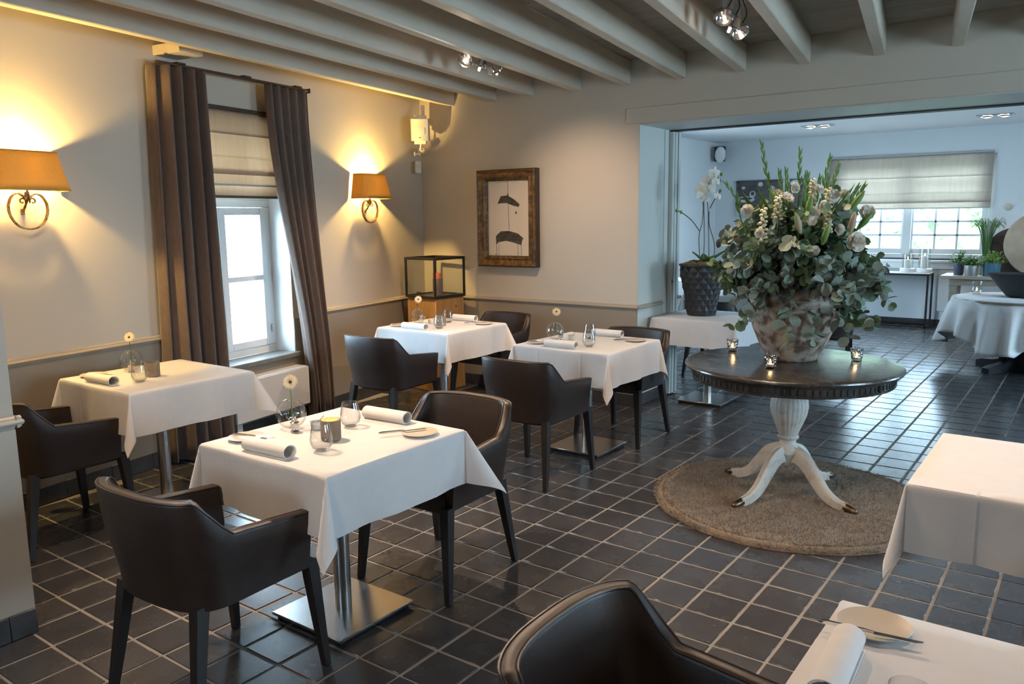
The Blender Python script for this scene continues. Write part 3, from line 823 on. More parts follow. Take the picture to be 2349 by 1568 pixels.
obj('lens_window', MB().box((0, -.026, .065), (.036, .004, .03), .002, Tc), 'cream_plastic', ms)

# ================================================================== PAINTING
pa = thing('painting', 'abstract ink painting in a carved gilt frame on the back wall', 'painting', (-4.373, YB, 1.15))
PW, PH, FB, PD = 0.655, 0.868, 0.098, 0.075
prof = [(0, 0), (0, .055), (.012, PD), (.022, PD-.004), (.03, .058), (.06, .05), (.072, .058), (.08, .046), (FB, .030), (FB, .018)]
def side(L, T):
    n = len(prof); vs = []
    for p in prof:
        vs += [(-L/2+p[0], -p[1], p[0]), (L/2-p[0], -p[1], p[0])]
    fs = [(2*i, 2*i+1, 2*i+3, 2*i+2) for i in range(n-1)] + [(0, 2*n-2, 2*n-1, 1)]
    return MB().add(vs, fs, T)
ctr = Matrix.Translation((0, -.006, PH/2))
for k in range(4):
    L, o_ = (PW, PH/2) if k % 2 == 0 else (PH, PW/2)
    obj('frame_side', side(L, ctr @ Matrix.Rotation(k*PI/2, 4, 'Y') @ Matrix.Translation((0, 0, -o_))), 'frame_gold', pa)
    obj('frame_edge', MB().bb(-L/2, L/2, -.058, .004, -.002, .001, T=ctr @ Matrix.Rotation(k*PI/2, 4, 'Y') @ Matrix.Translation((0, 0, -o_))), 'frame_dark', pa)
obj('canvas', MB().bb(-PW/2+.08, PW/2-.08, -.02, -.012, .08, PH-.08), 'paper', pa)
def flat(poly, d=.0006): return MB().prism(poly, 0, d, Matrix(((1, 0, 0, 0), (0, 0, -1, -.0201), (0, 1, 0, 0), (0, 0, 0, 1))))
for poly in ([(-.006, PH-.10), (-.003, PH-.10), (.006, .33), (.001, .33)],
             [(-.125, .565), (-.085, .635), (-.01, .640), (.06, .605), (.125, .560), (.115, .535), (.05, .548), (-.02, .572), (-.09, .570)],
             [(-.015, .635), (-.008, .66), (.0, .655), (.002, .635)],
             [(.075, .48), (.085, .505), (.095, .48), (.085, .47)],
             [(-.145, .20), (-.147, .275), (-.09, .318), (.0, .322), (.10, .300), (.165, .255), (.15, .240), (.14, .195), (.06, .215), (-.03, .232), (-.11, .22)],
             [(-.141, .205), (-.137, .205), (-.139, .10), (-.142, .10)], [(-.118, .205), (-.115, .205), (-.114, .10), (-.116, .10)],
             [(.098, .205), (.102, .205), (.104, .10), (.100, .10)], [(.135, .205), (.139, .205), (.145, .10), (.142, .10)],
             [(-.165, .108), (-.13, .11), (-.13, .106), (-.165, .105)]):
    obj('ink_stroke', flat(poly), 'ink', pa, smooth=False)

# ================================================================== LANTERN ON PLINTH
LR = R(-4)
lx, ly = -5.03, 5.655
pn = thing('plinth', 'tall oak box plinth in the room corner', 'plinth', (lx, ly, 0), LR)
obj('box_body', MB().box((0, 0, .434), (.375, .375, .866), .004), 'oak', pn)
for (x, z) in ((-.05, .80), (.12, .55)): obj('knot', MB().ell((x, -.1875, z), (.012, .0012, .010), 12, 6), 'knot', pn)
obj('knot', MB().ell((.1875, .08, .78), (.0012, .012, .011), 12, 6), 'knot', pn)
ln = thing('lantern', 'black framed glass lantern on the oak plinth', 'lantern', (lx, ly, .868), LR)
LW, LH, pz = .40, .372, .018
for sx in (-1, 1):
    for sy in (-1, 1):
        obj('post', MB().box((sx*(LW/2-pz/2), sy*(LW/2-pz/2), LH/2), (pz, pz, LH), .001), 'black_metal', ln)
for z in (.012, LH-.011):
    for k in range(4):
        obj('frame_bar', MB().box((0, LW/2-pz/2, z), (LW-2*pz, pz, .024), .001, Matrix.Rotation(k*PI/2, 4, 'Z')), 'black_metal', ln)
obj('base', MB().bb(-LW/2+pz, LW/2-pz, -LW/2+pz, LW/2-pz, .002, .012), 'black_metal', ln)
for k in range(4):
    obj('pane', MB().box((0, LW/2-pz/2, LH/2), (LW-2*pz, .003, LH-.046), 0, Matrix.Rotation(k*PI/2, 4, 'Z')), 'pane', ln)
obj('handle', MB().tube([(-.022, -LW/2-.002, .03), (-.022, -LW/2-.016, .055), (.022, -LW/2-.016, .055), (.022, -LW/2-.002, .03)], .004, 6), 'black_metal', ln)
cn = thing('pillar_candle', 'two tone brown and orange pillar candle inside the lantern', 'candle', (lx+.02, ly+.01, .880), 0)
obj('candle_body', MB().lathe([(.001, 0), (.045, 0), (.046, .004), (.046, .158)], 28, cap1=False), 'wax_brown', cn)
obj('candle_top', MB().lathe([(.046, .158), (.046, .203), (.043, .208), (.03, .204), (.001, .202)], 28), 'wax_orange', cn)
obj('wick', MB().tube([(0, 0, .20), (.001, 0, .215)], .0012, 5), 'wick', cn)

# ================================================================== CEILING SPOTS
def spot_cluster(x, y, label, n=3, aims=None, pw=120, pws=(1, 1, 1)):
    root = thing('ceiling_spot', label, 'ceiling lamp', (x, y, ZC), BA, group='three lamp ceiling spots')
    obj('mounting_bar', MB().bb(-.022, .022, -.30, .30, -.022, 0, .003), 'grey_plastic', root)
    for k in range(n):
        yy = -.20+.20*k
        aim = Vector(aims[k] if aims else (0, 0, -1)).normalized()
        hz = -.195
        st = obj('stem', MB().bb(-.009, .009, yy-.007, yy+.007, -.21, -.02, .002), 'grey_plastic', root)
        q = aim.to_track_quat('-Z', 'Y').to_matrix().to_4x4()
        T = Matrix.Translation((.0, yy+.0, hz)) @ q
        hdm = obj('lamp_head', MB().lathe([(.022, .045), (.03, .04), (.047, .004), (.055, -.004), (.055, -.014), (.049, -.016), (.046, -.006), (.03, .018), (.012, .03)], 26, T, cap0=True, cap1=False), 'chrome', root)
        obj('reflector', MB().lathe([(.012, .028), (.03, .016), (.044, -.005)], 20, T, cap1=False), 'chrome', hdm)
        obj('halogen_bulb', MB().lathe([(.001, -.046), (.0075, -.045), (.008, -.03), (.008, .02), (.004, .028)], 12, T), 'lamp', hdm)
        obj('cable', MB().tube(spline([(.012, yy+.015, -.02), (.03, yy+.05, -.09), (.014, yy+.02, hz+.05)], 10), .003, 6), 'felt', hdm)
        wp = root.matrix_world @ Vector((0, 0, 0))
        RM = Matrix.Translation((x, y, ZC)) @ Matrix.Rotation(BA, 4, 'Z')
        p = RM @ (Vector((0, yy, hz)) + aim*0.056)
        light('ceiling_spot_light', 'SPOT', p, pw*pws[k], (1.0, 0.72, 0.50), 0.012, aim=(RM.to_3x3() @ aim), spot=88, blend=1.0)
    return root
spot_cluster(-1.735, 4.44, 'triple chrome ceiling spot with the large tilted lamp above the flower table', aims=[(.35, -.6, -.9), (-.5, .15, -1), (.6, -.5, -1)], pw=105, pws=(.8, 1, .6))
spot_cluster(-3.51, 4.47, 'triple chrome ceiling spot above the middle table', aims=[(.42, -1.15, -.9), (-.45, .1, -1), (.12, .8, -.92)], pw=125, pws=(1, 1, .42))
spot_cluster(-3.36, 1.83, 'triple chrome ceiling spot at the top edge above the front table', aims=[(-.48, .3, -1), (.5, .0, -1), (.5, .25, -1)], pw=110, pws=(.55, .9, .9))
spot_cluster(-0.35, 2.6, 'added triple chrome ceiling spot out of view, lighting the right hand tables', aims=[(.1, -.5, -1), (.2, .25, -1), (.1, .4, -1)], pw=30)  # lamps added out of view to brighten the right hand tables
spot_cluster(-1.30, -0.6, 'added triple chrome ceiling spot giving fill light from behind the viewpoint', aims=[(-.75, 1.1, -1), (-.55, 1.2, -1), (.1, 1.2, -1)], pw=30)  # lamps added behind the camera as fill for the near faces
def downlight(x, y, label):
    root = thing('downlight', label, 'ceiling lamp', (x, y, ZF), 0, group='recessed far room downlights')
    obj('frame', MB().bb(-.19, .19, -.10, .10, -.010, 0.0, .003), 'steel', root)
    for k in (-1, 1):
        hd_ = obj('lamp_ring', MB().lathe([(.075, -.012), (.075, -.018), (.06, -.03), (.05, -.02)], 22, Matrix.Translation((k*.09, 0, 0)), cap0=False, cap1=False), 'chrome', root)
        obj('lens', MB().ell((k*.09, 0, -.014), (.05, .05, .018), 16, 8), 'lamp', hd_)
    light('downlight_lamp', 'SPOT', (x, y, ZF-.06), 22, (1, .82, .68), .05, aim=(0, 0, -1), spot=115, blend=.7)
downlight(-3.11, 11.02, 'recessed twin downlight left of centre in the far ceiling')
downlight(-1.14, 11.30, 'recessed twin downlight at the right in the far ceiling')

# ================================================================== CHAIRS
def make_chair():
    root = thing('armchair', '', 'armchair', group='dark leather tub armchairs')
    HW, YFR, YC, BK = 0.272, 0.215, -0.10, -0.272
    N = 30
    path = []      # (plan x, plan y, weight of the back 0..1, tangent handled later)
    for i in range(7): path.append((-HW, YFR+(YC-YFR)*i/7.0))
    for i in range(N+1):
        a = PI*i/N
        ca, sa = math.cos(a), math.sin(a)
        e = 2/2.7
        path.append((-HW*math.copysign(abs(ca)**e, ca), YC+(BK-YC)*abs(sa)**e))
    for i in range(6, -1, -1): path.append((HW, YFR+(YC-YFR)*i/7.0))
    L = len(path)
    def top(y, x):
        # arms 0.607 at the front rising to 0.64, then up to the back
        if y > -0.105: return 0.607+(0.638-0.607)*(YFR-y)/(YFR+0.105)
        if y > -0.195: return 0.638+(0.765-0.638)*(( -0.105-y)/0.09)**1.1
        return 0.765+0.006*(1-(x/HW)**2)
    nor = []
    for i in range(L):
        a = Vector((*path[max(i-1, 0)], 0)); c = Vector((*path[min(i+1, L-1)], 0))
        t = (c-a).normalized(); nor.append(Vector((t.y, -t.x, 0)))   # outward? fixed below
    for i in range(L):
        if nor[i].dot(Vector((path[i][0], path[i][1]-0.05, 0))) < 0: nor[i] = -nor[i]
    th = 0.040
    def pt(i, z, inset):
        x, y = path[i]
        f = 0.915+0.085*smooth01((z-0.395)/0.26)
        lean = 0.032*max(0, (z-0.45)/0.32)*smooth01((-y-0.02)/0.2)
        p = Vector((x*f, y*(f if y < 0 else 1.0)-lean, z)) - nor[i]*inset
        return p
    rows = []
    for i in range(L):
        h = top(path[i][1], path[i][0])
        x, y = path[i]
        r = []
        for z in lin(0.395, h-0.014, 6): r.append(pt(i, z, 0))
        r.append(pt(i, h-0.004, 0.003)); r.append(pt(i, h, 0.011)); r.append(pt(i, h, th-0.011)); r.append(pt(i, h-0.004, th-0.003))
        for z in lin(h-0.014, 0.42, 5): r.append(pt(i, z, th))
        r.append(pt(i, 0.395, th*0.8))
        rows.append(r)
    n = len(rows[0])
    fs = []
    for i in range(L-1):
        for j in range(n):
            k = (j+1) % n
            fs.append((i*n+j, i*n+k, (i+1)*n+k, (i+1)*n+j))
    fs.append(tuple(range(n))); fs.append(tuple((L-1)*n+j for j in range(n))[::-1])
    sh = obj('shell', MB().add([p for r in rows for p in r], fs), 'leather', root, angle=55)
    pip = [rows[i][6]+nor[i]*0.001 for i in range(L)]
    obj('piping', MB().tube(pip, 0.0038, 6), 'leather2', sh)
    pip2 = [rows[i][9]-nor[i]*0.001 for i in range(L)]
    obj('piping', MB().tube(pip2, 0.0034, 6), 'leather2', sh)
    # seat cushion, D-shaped
    pl_ = []
    for i in range(L):
        x, y = path[i]; pl_.append((Vector((x*0.93, y*0.93, 0))-nor[i]*(th+0.002)))
    pl_ = [Vector((pl_[0].x, YFR+0.012, 0))]+pl_[1:-1]+[Vector((pl_[-1].x, YFR+0.012, 0))]
    cx = Vector((0, 0.02, 0))
    prof = [(0.985, 0.375), (1.0, 0.39), (1.0, 0.435), (0.985, 0.452), (0.93, 0.462), (0.6, 0.470), (0.0, 0.472)]
    vs, fs = [], []
    m = len(pl_)
    for s_, z in prof:
        for p in pl_: vs.append(cx+(p-cx)*max(s_, .001)+Vector((0, 0, z)))
    for j in range(len(prof)-1):
        for i in range(m):
            k = (i+1) % m
            fs.append((j*m+i, j*m+k, (j+1)*m+k, (j+1)*m+i))
    fs.append(tuple(range(m))[::-1])
    obj('seat', MB().add(vs, fs), 'leather', root, angle=50)
    def leg(tx, ty, bx, by):
        vs = []
        for (x, y, z, h) in ((bx, by, 0.002, .0125), ((tx+bx)/2, (ty+by)/2, .2, .0175), (tx, ty, .41, .0225)):
            vs += [(x-h, y-h, z), (x+h, y-h, z), (x+h, y+h, z), (x-h, y+h, z)]
        fs = [(0, 3, 2, 1), (8, 9, 10, 11)]
        for j in (0, 4):
            for i in range(4):
                k = (i+1) % 4; fs.append((j+i, j+k, j+4+k, j+4+i))
        return MB().add(vs, fs)
    for sx in (-1, 1):
        obj('leg', leg(sx*.228, .228, sx*.252, .262), 'chair_leg', root, angle=30)
        obj('leg', leg(sx*.195, -.195, sx*.232, -.262), 'chair_leg', root, angle=30)
    return root
chair = make_chair(); cu = []
place(chair, cu, (-2.392, 1.498, 0), R(3), 'dark leather armchair in the left foreground with its back to the viewer')
place(chair, cu, (-2.340, 2.62, 0), PI+R(2), 'dark leather armchair facing the viewer behind the front table')
place(chair, cu, (-4.25, 1.818, 0), R(2), 'dark leather armchair at the table below the left wall lamp')
place(chair, cu, (-4.19, 4.205, 0), R(2), 'dark leather armchair with its back to the viewer at the corner table')
place(chair, cu, (-4.17, 5.40, 0), PI, 'dark leather armchair below the painting facing the viewer at the corner table')
place(chair, cu, (-2.757, 4.012, 0), R(1), 'dark leather armchair with its back to the viewer at the middle table')
place(chair, cu, (-2.730, 5.10, 0), PI, 'dark leather armchair facing the viewer beside the jamb at the middle table')
place(chair, cu, (-0.595, 1.325, 0), -PI/2, 'dark leather armchair cropped at the bottom edge of the picture')
place(chair, cu, (-2.16, 8.25, 0), R(14), 'dark leather armchair in the far room behind the flower jar')
place(chair, cu, (-3.05, 7.62, 0), R(0), 'dark leather armchair in the far room beyond the black orchid pot')
place(chair, cu, (-3.28, 9.42, 0), PI, 'dark leather armchair on the far side of the far room table with napkins')

# ================================================================== TABLES AND CLOTHS
def cloth_mesh(a, ov, seed, ks=(.36, .36, .36, .36), sw=(0, 0, 0, 0), ripple=.010, N=15, hem=False, rest=()):
    rr = random.Random(seed)
    h = a+ov
    ph = [rr.uniform(0, 6.28) for _ in range(8)]
    fr = [rr.uniform(1.2, 2.4) for _ in range(8)]
    fl = 0.02
    def mp(u, v):
        su, sv = (1 if u >= 0 else -1), (1 if v >= 0 else -1)
        dx, dy = max(abs(u)-a, 0), max(abs(v)-a, 0)
        x, y = max(-a, min(a, u)), max(-a, min(a, v))
        if dx == 0 and dy == 0: return Vector((x, y, 0.0005*math.sin(u*9+ph[0])*math.sin(v*8+ph[1])))
        if dy == 0 or dx == 0:
            d = dx+dy
            t = v if dy == 0 else u
            k = (0 if su > 0 else 1) if dy == 0 else (2 if sv > 0 else 3)
            q = min(1, abs(t)/a)
            o_ = fl*d + ripple*(d/ov)*(1-q**4)*(math.sin(fr[k]*t/a*PI+ph[k])+.45*math.sin(2.3*fr[k]*t/a*PI+ph[k+4]))
            rd = min(d, .012)
            z = -math.sqrt(max(d*d-o_*o_, 0)) + rd*.35
            o_ += .004*smooth01(d/.012)
            cr = math.exp(-((abs(t)-.165)/.0035)**2)*.0022*min(1, d/.03)
            o_ += cr
            if k in rest:
                # this side lies on the arms of the chair pushed below it
                wq = (1-q**6); dl = .112
                if d > dl:
                    z = z*(1-wq)+wq*(-dl-.10*(d-dl)); o_ += wq*(d-dl)*.95
            if dy == 0: return Vector((su*(a+o_), y, z))
            return Vector((x, sv*(a+o_), z))
        r = math.hypot(dx, dy); phi = math.atan2(dy, dx)
        ci = (0 if su > 0 else 1) if sv > 0 else (2 if su > 0 else 3)
        wv = math.sin(2*phi)
        e = fl*r+ks[ci]*r*wv**.85
        psi = PI/2*smooth01(phi/(PI/2))+sw[ci]*wv
        rd = min(r, .012)
        z = -math.sqrt(max(r*r-e*e, 0))+rd*.35
        e += .004*smooth01(r/.012)
        return Vector((su*(a+e*math.cos(psi)), sv*(a+e*math.sin(psi)), z))
    inn = sorted(lin(-a, a, N)+[sg*(.165+e) for sg in (-1, 1) for e in (-.007, -.0035, 0, .0035, .007)])
    oe = [ov*t for t in (0.03, .06, .14, .26, .38, .5, .62, .74, .87, 1.0)]
    g = [-a-t for t in reversed(oe)]+inn+[a+t for t in oe]
    if not hem: return MB().grid(lambda u, v: mp(u, v), g, g)
    def off(u, v):
        e = .002
        p = mp(u, v); n = (mp(u+e, v)-mp(u-e, v)).cross(mp(u, v+e)-mp(u, v-e))
        n = n.normalized() if n.length > 1e-12 else Vector((0, 0, 1))
        return p+n*.0012
    hw = .028
    b = MB()
    st = [h-hw, h-hw*.5, h]
    b.grid(off, g, st); b.grid(off, g, [-s for s in reversed(st)])
    g2 = [t for t in g if abs(t) <= h-hw]
    b.grid(off, st, g2); b.grid(off, [-s for s in reversed(st)], g2)
    return b
TZ = 0.742
def make_table():
    root = thing('dining_table', '', 'table', group='square pedestal dining tables')
    obj('base_plate', MB().box((0, 0, .022), (.405, .405, .012), .002), 'steel', root)
    obj('base_pad', MB().box((0, 0, .008), (.375, .375, .0155), .001), 'black', root)
    obj('pole', MB().lathe([(.034, .0285), (.034, .70)], 36), 'steel', root)
    obj('top_plate', MB().box((0, 0, .706), (.32, .32, .010), .002), 'black_metal', root)
    obj('table_top', MB().box((0, 0, .7265), (.715, .715, .030), .004), 'grey_wood', root)
    return root
tab = make_table(); tu = []
tables = {
    'front': (-2.400, 2.080, 'front table with the lit candle', (.50, .30, .30, .26), (-.2, .2, .15, .3), 1),
    'left': (-4.235, 2.400, 'table below the left wall lamp', (.45, .3, .22, .3), (.2, 0, .1, .2), 2),
    'corner': (-4.235, 4.835, 'table beside the oak plinth', (.40, .3, .22, .3), (-.2, .2, .1, 0), 3),
    'mid': (-2.790, 4.680, 'middle table in front of the opening', (.22, .3, .28, .3), (.2, .1, .3, 0), 4),
    'orchid': (-2.660, 6.490, 'table carrying the black orchid pot', (.25, .3, .25, .2), (0, 0, 0, 0), 5),
    'right': (-0.078, 3.080, 'bare table at the right edge', (.3, .3, .3, .20), (0, 0, .2, .2), 6),
    'bottom': (-0.042, 1.425, 'table cropped by the bottom right corner', (.3, .3, .3, .3), (0, 0, 0, 0), 7),
    'far_left': (-3.28, 8.50, 'far room table with napkins behind the orchid pot', (.3, .3, .25, .3), (0, 0, 0, 0), 8),
    'far_mid': (-2.78, 10.76, 'far room table right of the flower jar', (.5, .3, .3, .3), (0, 0, 0, 0), 9),
    'far_edge': (-4.30, 10.15, 'far room table by the side wall', (.3, .3, .3, .3), (0, 0, 0, 0), 10),
}
for k, (x, y, d, ks, sw, seed) in tables.items():
    place(tab, tu, (x, y, 0), 0, 'steel pedestal dining table, the ' + d)
    c = obj('tablecloth', cloth_mesh(.362, .228, seed, ks, sw, rest=(2,) if k in ('front', 'mid', 'corner') else ()), 'cloth', loc=(x, y, TZ+.0035), solid=.0016, angle=60)
    tag(c, 'white linen cloth draped on the ' + d, 'tablecloth', 'white square tablecloths')
    obj('hem', cloth_mesh(.362, .228, seed, ks, sw, hem=True, rest=(2,) if k in ('front', 'mid', 'corner') else ()), 'cloth', c, angle=60)
ZT = TZ+.0045

# ================================================================== TABLE SETTINGS
def mk(name, cat, group): return thing(name, '', cat, group=group)
# rolled napkin (length along x)
nap = mk('rolled_napkin', 'napkin', 'rolled napkins')
sec_o, sec_i = [], []
for i in range(44):
    a = -PI*0.62 + i/43*PI*3.1
    r_ = .030-.0045*i/43
    zz = r_*math.sin(a)*.92
    p = Vector((r_*1.08*math.cos(a), max(zz, -.0235)))
    q = Vector(((r_-.0022)*1.08*math.cos(a), max((r_-.0022)*math.sin(a)*.92, -.0215)))
    sec_o.append(p); sec_i.append(q)
vs, fs = [], []
n = len(sec_o)
for x in (-.115, .115):
    for p, q in zip(sec_o, sec_i): vs += [(x, p.x, p.y+.0245), (x, q.x, q.y+.0245)]
for i in range(n-1):
    a = 2*i; b_ = 2*n+2*i
    fs += [(a, a+2, b_+2, b_), (a+1, b_+1, b_+3, a+3), (a, a+1, a+3, a+2), (b_, b_+2, b_+3, b_+1)]
fs += [(0, 2*n, 2*n+1, 1), (2*n-2, 2*n-1, 4*n-1, 4*n-2)]
obj('roll', MB().add(vs, fs), 'napkin', nap, angle=50)
obj('folded_edge', MB().bb(-.115, .115, -.030, .018, .0005, .0035, .001), 'napkin', nap)
napu = []
# side plate
plt = mk('side_plate', 'plate', 'stoneware side plates')
obj('plate_body', MB().lathe([(.001, .001), (.045, .001), (.048, .003), (.070, .010), (.0725, .012), (.071, .0135)], 40, cap1=False), 'porcelain_w', plt)
obj('plate_face', MB().lathe([(.071, .0135), (.066, .0125), (.050, .0085), (.001, .008)], 40, cap0=False), 'porcelain', plt)
pltu = []
# butter knife (along x)
kn = mk('butter_knife', 'knife', 'butter knives')
obj('blade', MB().prism([(0.0, -.008), (.075, -.009), (.088, -.003), (.09, .003), (0, .004)], 0.0, .0016), 'chrome', kn)
obj('handle', MB().tube([(-.105, 0, .002), (-.09, 0, .002), (-.02, 0, .002), (.0, 0, .001)], [.003, .0055, .0042, .003], 8, flat=.6), 'chrome', kn)
knu = []
# tumbler
gl = mk('tumbler', 'glass', 'stemless glass tumblers')
obj('bowl', MB().lathe([(.001, .004), (.022, .004), (.034, .013), (.042, .032), (.0425, .045), (.037, .080), (.0325, .104), (.0315, .104), (.036, .080), (.041, .045), (.0405, .033), (.033, .015), (.020, .008), (.001, .007)], 36), 'glass', gl)
obj('foot', MB().lathe([(.001, 0), (.021, 0), (.025, .003), (.022, .004), (.001, .004)], 30), 'glass', gl)
glu = []
# concrete tealight holder
th_ = mk('candle_holder', 'candle holder', 'concrete candle holders')
obj('cup', MB().lathe([(.001, 0), (.034, 0), (.039, .004), (.040, .072), (.0385, .080), (.034, .080), (.033, .03), (.001, .028)], 32), 'concrete', th_)
obj('tealight', MB().lathe([(.001, .030), (.019, .030), (.019, .044), (.001, .043)], 20), 'wax_white', th_)
thu = []
# globe vase with one gerbera
def make_vase(lean, side):
    root = mk('globe_vase', 'vase', 'globe vases with one gerbera')
    Rv = .062
    out = []
    for i in range(19):
        a = -PI/2+.32+(PI-.32-.26)*i/18; out.append((Rv*math.cos(a), Rv+Rv*math.sin(a)))
    z0_ = out[0][1]; out = [(r_, z-z0_+.001) for r_, z in out]
    zt = out[-1][1]
    well = [(out[-1][0], zt), (.012, zt-.012), (.014, zt-.028), (.026, zt-.045), (.028, zt-.062), (.018, zt-.08), (.001, zt-.083)]
    obj('globe', MB().lathe([(.001, .001)]+out, 36, cap1=False), 'glass', root)
    obj('inner_well', MB().lathe(well, 28, cap0=False), 'glass', root)
    p0 = Vector((.004, .0, .05)); p3 = Vector((lean, side, .195))
    P = spline([p0, (.006, 0, .11), (lean*.35, side*.3, .165), p3], 14)
    st = obj('stem', MB().tube(P, .0024, 6), 'stem', root)
    n_ = Vector((.52, -.80, .35)).normalized() if lean < .03 else Vector((.75, -.45, .5)).normalized()
    T = Matrix.Translation(p3) @ n_.to_track_quat('Z', 'Y').to_matrix().to_4x4()
    pet = MB()
    for ring, (num, ln_, zz) in enumerate(((21, .031, .0), (19, .026, .003))):
        for k in range(num):
            a = 2*PI*(k+.5*ring)/num
            Tp = T @ Matrix.Rotation(a+rnd.uniform(-.05, .05), 4, 'Z') @ Matrix.Translation((0, 0, zz))
            pet.add([(.006, -.0022, 0), (.006, .0022, 0), (ln_*.65, .0040, .0025), (ln_*.65, -.0040, .0025), (ln_, 0.0014, .001), (ln_, -.0014, .001)], [(0, 1, 2, 3), (3, 2, 4, 5)], Tp)
    obj('petals', pet, 'cream_petal', root, fix=False)
    obj('flower_disc', MB().ell((0, 0, .004), (.0065, .0065, .004), 14, 8, T), 'flower_core', root)
    return root
va = make_vase(.012, -.006); vau = []
# salt mill
ml = mk('salt_mill', 'salt mill', 'small silver salt mills')
obj('mill_body', MB().lathe([(.001, 0), (.017, 0), (.018, .005), (.012, .011), (.011, .018), (.016, .030), (.016, .038), (.019, .042), (.012, .047), (.012, .056), (.005, .060), (.004, .066), (.007, .070), (.004, .075), (.001, .076)], 22), 'chrome', ml)
obj('crank', MB().tube([(0, 0, .064), (.014, 0, .064), (.020, 0, .060)], .002, 6).ell((.021, 0, .058), (.004, .004, .004), 8, 6), 'chrome', ml)
mlu = []
# butter pot with spoon
bp_ = mk('butter_pot', 'pot', 'small white butter pots')
obj('pot_body', MB().lathe([(.001, 0), (.018, 0), (.022, .003), (.026, .034), (.0245, .034), (.021, .010), (.001, .008)], 26), 'porcelain_w', bp_)
obj('spoon', MB().tube([(-.004, 0, .014), (.014, .01, .040), (.026, .018, .054)], [.004, .0016, .002], 6), 'chrome', bp_)
bpu = []
def setting(tk, d, cand=True, far=True, near=True, drop=()):
    x, y = tables[tk][0], tables[tk][1]
    def P(dx, dy, z=0): return (x+dx, y+dy, ZT+z)
    place(va, vau, P(-.255, -.01), rnd.uniform(-.12, .12), 'glass globe vase with one cream gerbera on the ' + d)
    place(ml, mlu, P(-.183, -.052), rnd.uniform(0, 6), 'small silver salt mill beside the globe vase on the ' + d)
    place(bp_, bpu, P(-.148, .030), rnd.uniform(-.5, .5), 'small white butter pot with a spoon on the ' + d)
    if cand: place(th_, thu, P(.02, -.04), 0, 'beige concrete candle holder on the ' + d)
    if near:
        place(nap, napu, P(-.02, -.305), R(3), 'rolled white napkin at the near side of the ' + d)
        place(plt, pltu, P(-.262, -.225), 0, 'stoneware side plate at the near side of the ' + d)
        place(kn, knu, P(-.225, -.21, .014), R(20), 'butter knife on the near plate of the ' + d)
        place(gl, glu, P(.11, -.165), 0, 'glass tumbler nearer to the viewer on the ' + d)
    if far:
        place(nap, napu, P(-.01, .295), R(183), 'rolled white napkin at the far side of the ' + d)
        place(plt, pltu, P(.262, .205), 0, 'stoneware side plate at the far side of the ' + d)
        place(kn, knu, P(.21, .175, .014), R(58), 'butter knife on the far plate of the ' + d)
        place(gl, glu, P(-.065, .14), 0, 'glass tumbler farther from the viewer on the ' + d)
setting('front', 'front table')
setting('mid', 'middle table', cand=False)
setting('corner', 'corner table by the plinth')
setting('left', 'table below the left wall lamp', far=False)
fl = obj('tealight_flame', MB().lathe([(.001, 0), (.004, .003), (.0045, .008), (.002, .016), (.0006, .020)], 12), 'flame', loc=(tables['front'][0]+.02, tables['front'][1]-.04, ZT+.046))
tag(fl, 'small candle flame inside the concrete holder on the front table', 'flame')
light('tealight_glow', 'POINT', (tables['front'][0]+.02, tables['front'][1]-.04, ZT+.062), .35, (1, .5, .15), .008)
bx_, by_ = -.042, 1.425
place(plt, pltu, (-.318, 1.690, ZT), 0, 'stoneware side plate on the table in the bottom right corner')
place(kn, knu, (-.308, 1.641, ZT+.0165), R(8), 'butter knife across the plate in the bottom right corner')
place(nap, napu, (-.335, 1.47, ZT), R(93), 'rolled white napkin on the table in the bottom right corner')
place(gl, glu, (-.190, 1.325, ZT), 0, 'glass tumbler on the table in the bottom right corner')
place(nap, napu, (-3.10, 8.22, ZT), R(10), 'rolled white napkin on the far room table behind the orchid pot')
place(nap, napu, (-3.22, 8.75, ZT), R(190), 'second rolled napkin deeper on the far room table behind the orchid pot')
place(plt, pltu, (-3.02, 8.72, ZT), 0, 'stoneware side plate on the far room table behind the orchid pot')

# ================================================================== ROUND TABLE WITH RUG
RX, RY, RTZ = -1.345, 4.462, 0.782
rug = thing('rug', 'round tan shaggy rug below the flower table', 'rug', (-1.30, 4.41, 0))
def rugf(u, v):
    a = u*2*PI; r_ = .745*v
    e = 1+.004*math.sin(a*7)+.003*math.sin(a*13+1)
    z = .030 if v < .955 else .030*math.sqrt(max(0, 1-((v-.955)/.045)**2))+.001
    return (r_*e*math.cos(a), r_*e*math.sin(a), z)
obj('rug_pad', MB().grid(rugf, lin(0, 1, 121)[:-1], [.0, .3, .6, .85, .955, .972, .985, .995, 1.0], wrap=True).lathe([(.001, .001), (.742, .001)], 60, cap0=False, cap1=False), 'rug', rug)
pile = MB()
for k in range(24000):
    a = rnd.uniform(0, 2*PI); r_ = .748*math.sqrt(rnd.uniform(0.0, 1)) if k % 3 else rnd.uniform(.70, .752)
    z = .027 if r_ < .715 else rnd.uniform(.004, .027)
    L_ = rnd.uniform(.012, .020)
    out = max(0, (r_-.70)/.05)
    dx_, dy_ = math.cos(a)*out*.012+rnd.gauss(0, .006), math.sin(a)*out*.012+rnd.gauss(0, .006)
    p = Vector((r_*math.cos(a), r_*math.sin(a), z)); t = rnd.uniform(0, PI)
    wv = Vector((math.cos(t), math.sin(t), 0))*.0028
    pile.add([p-wv, p+wv, p+Vector((dx_, dy_, L_*(1-.6*min(out, 1))))], [(0, 1, 2)])
o = obj('rug_pile', pile, 'rug', rug, smooth=False, fix=False); o['kind'] = 'stuff'

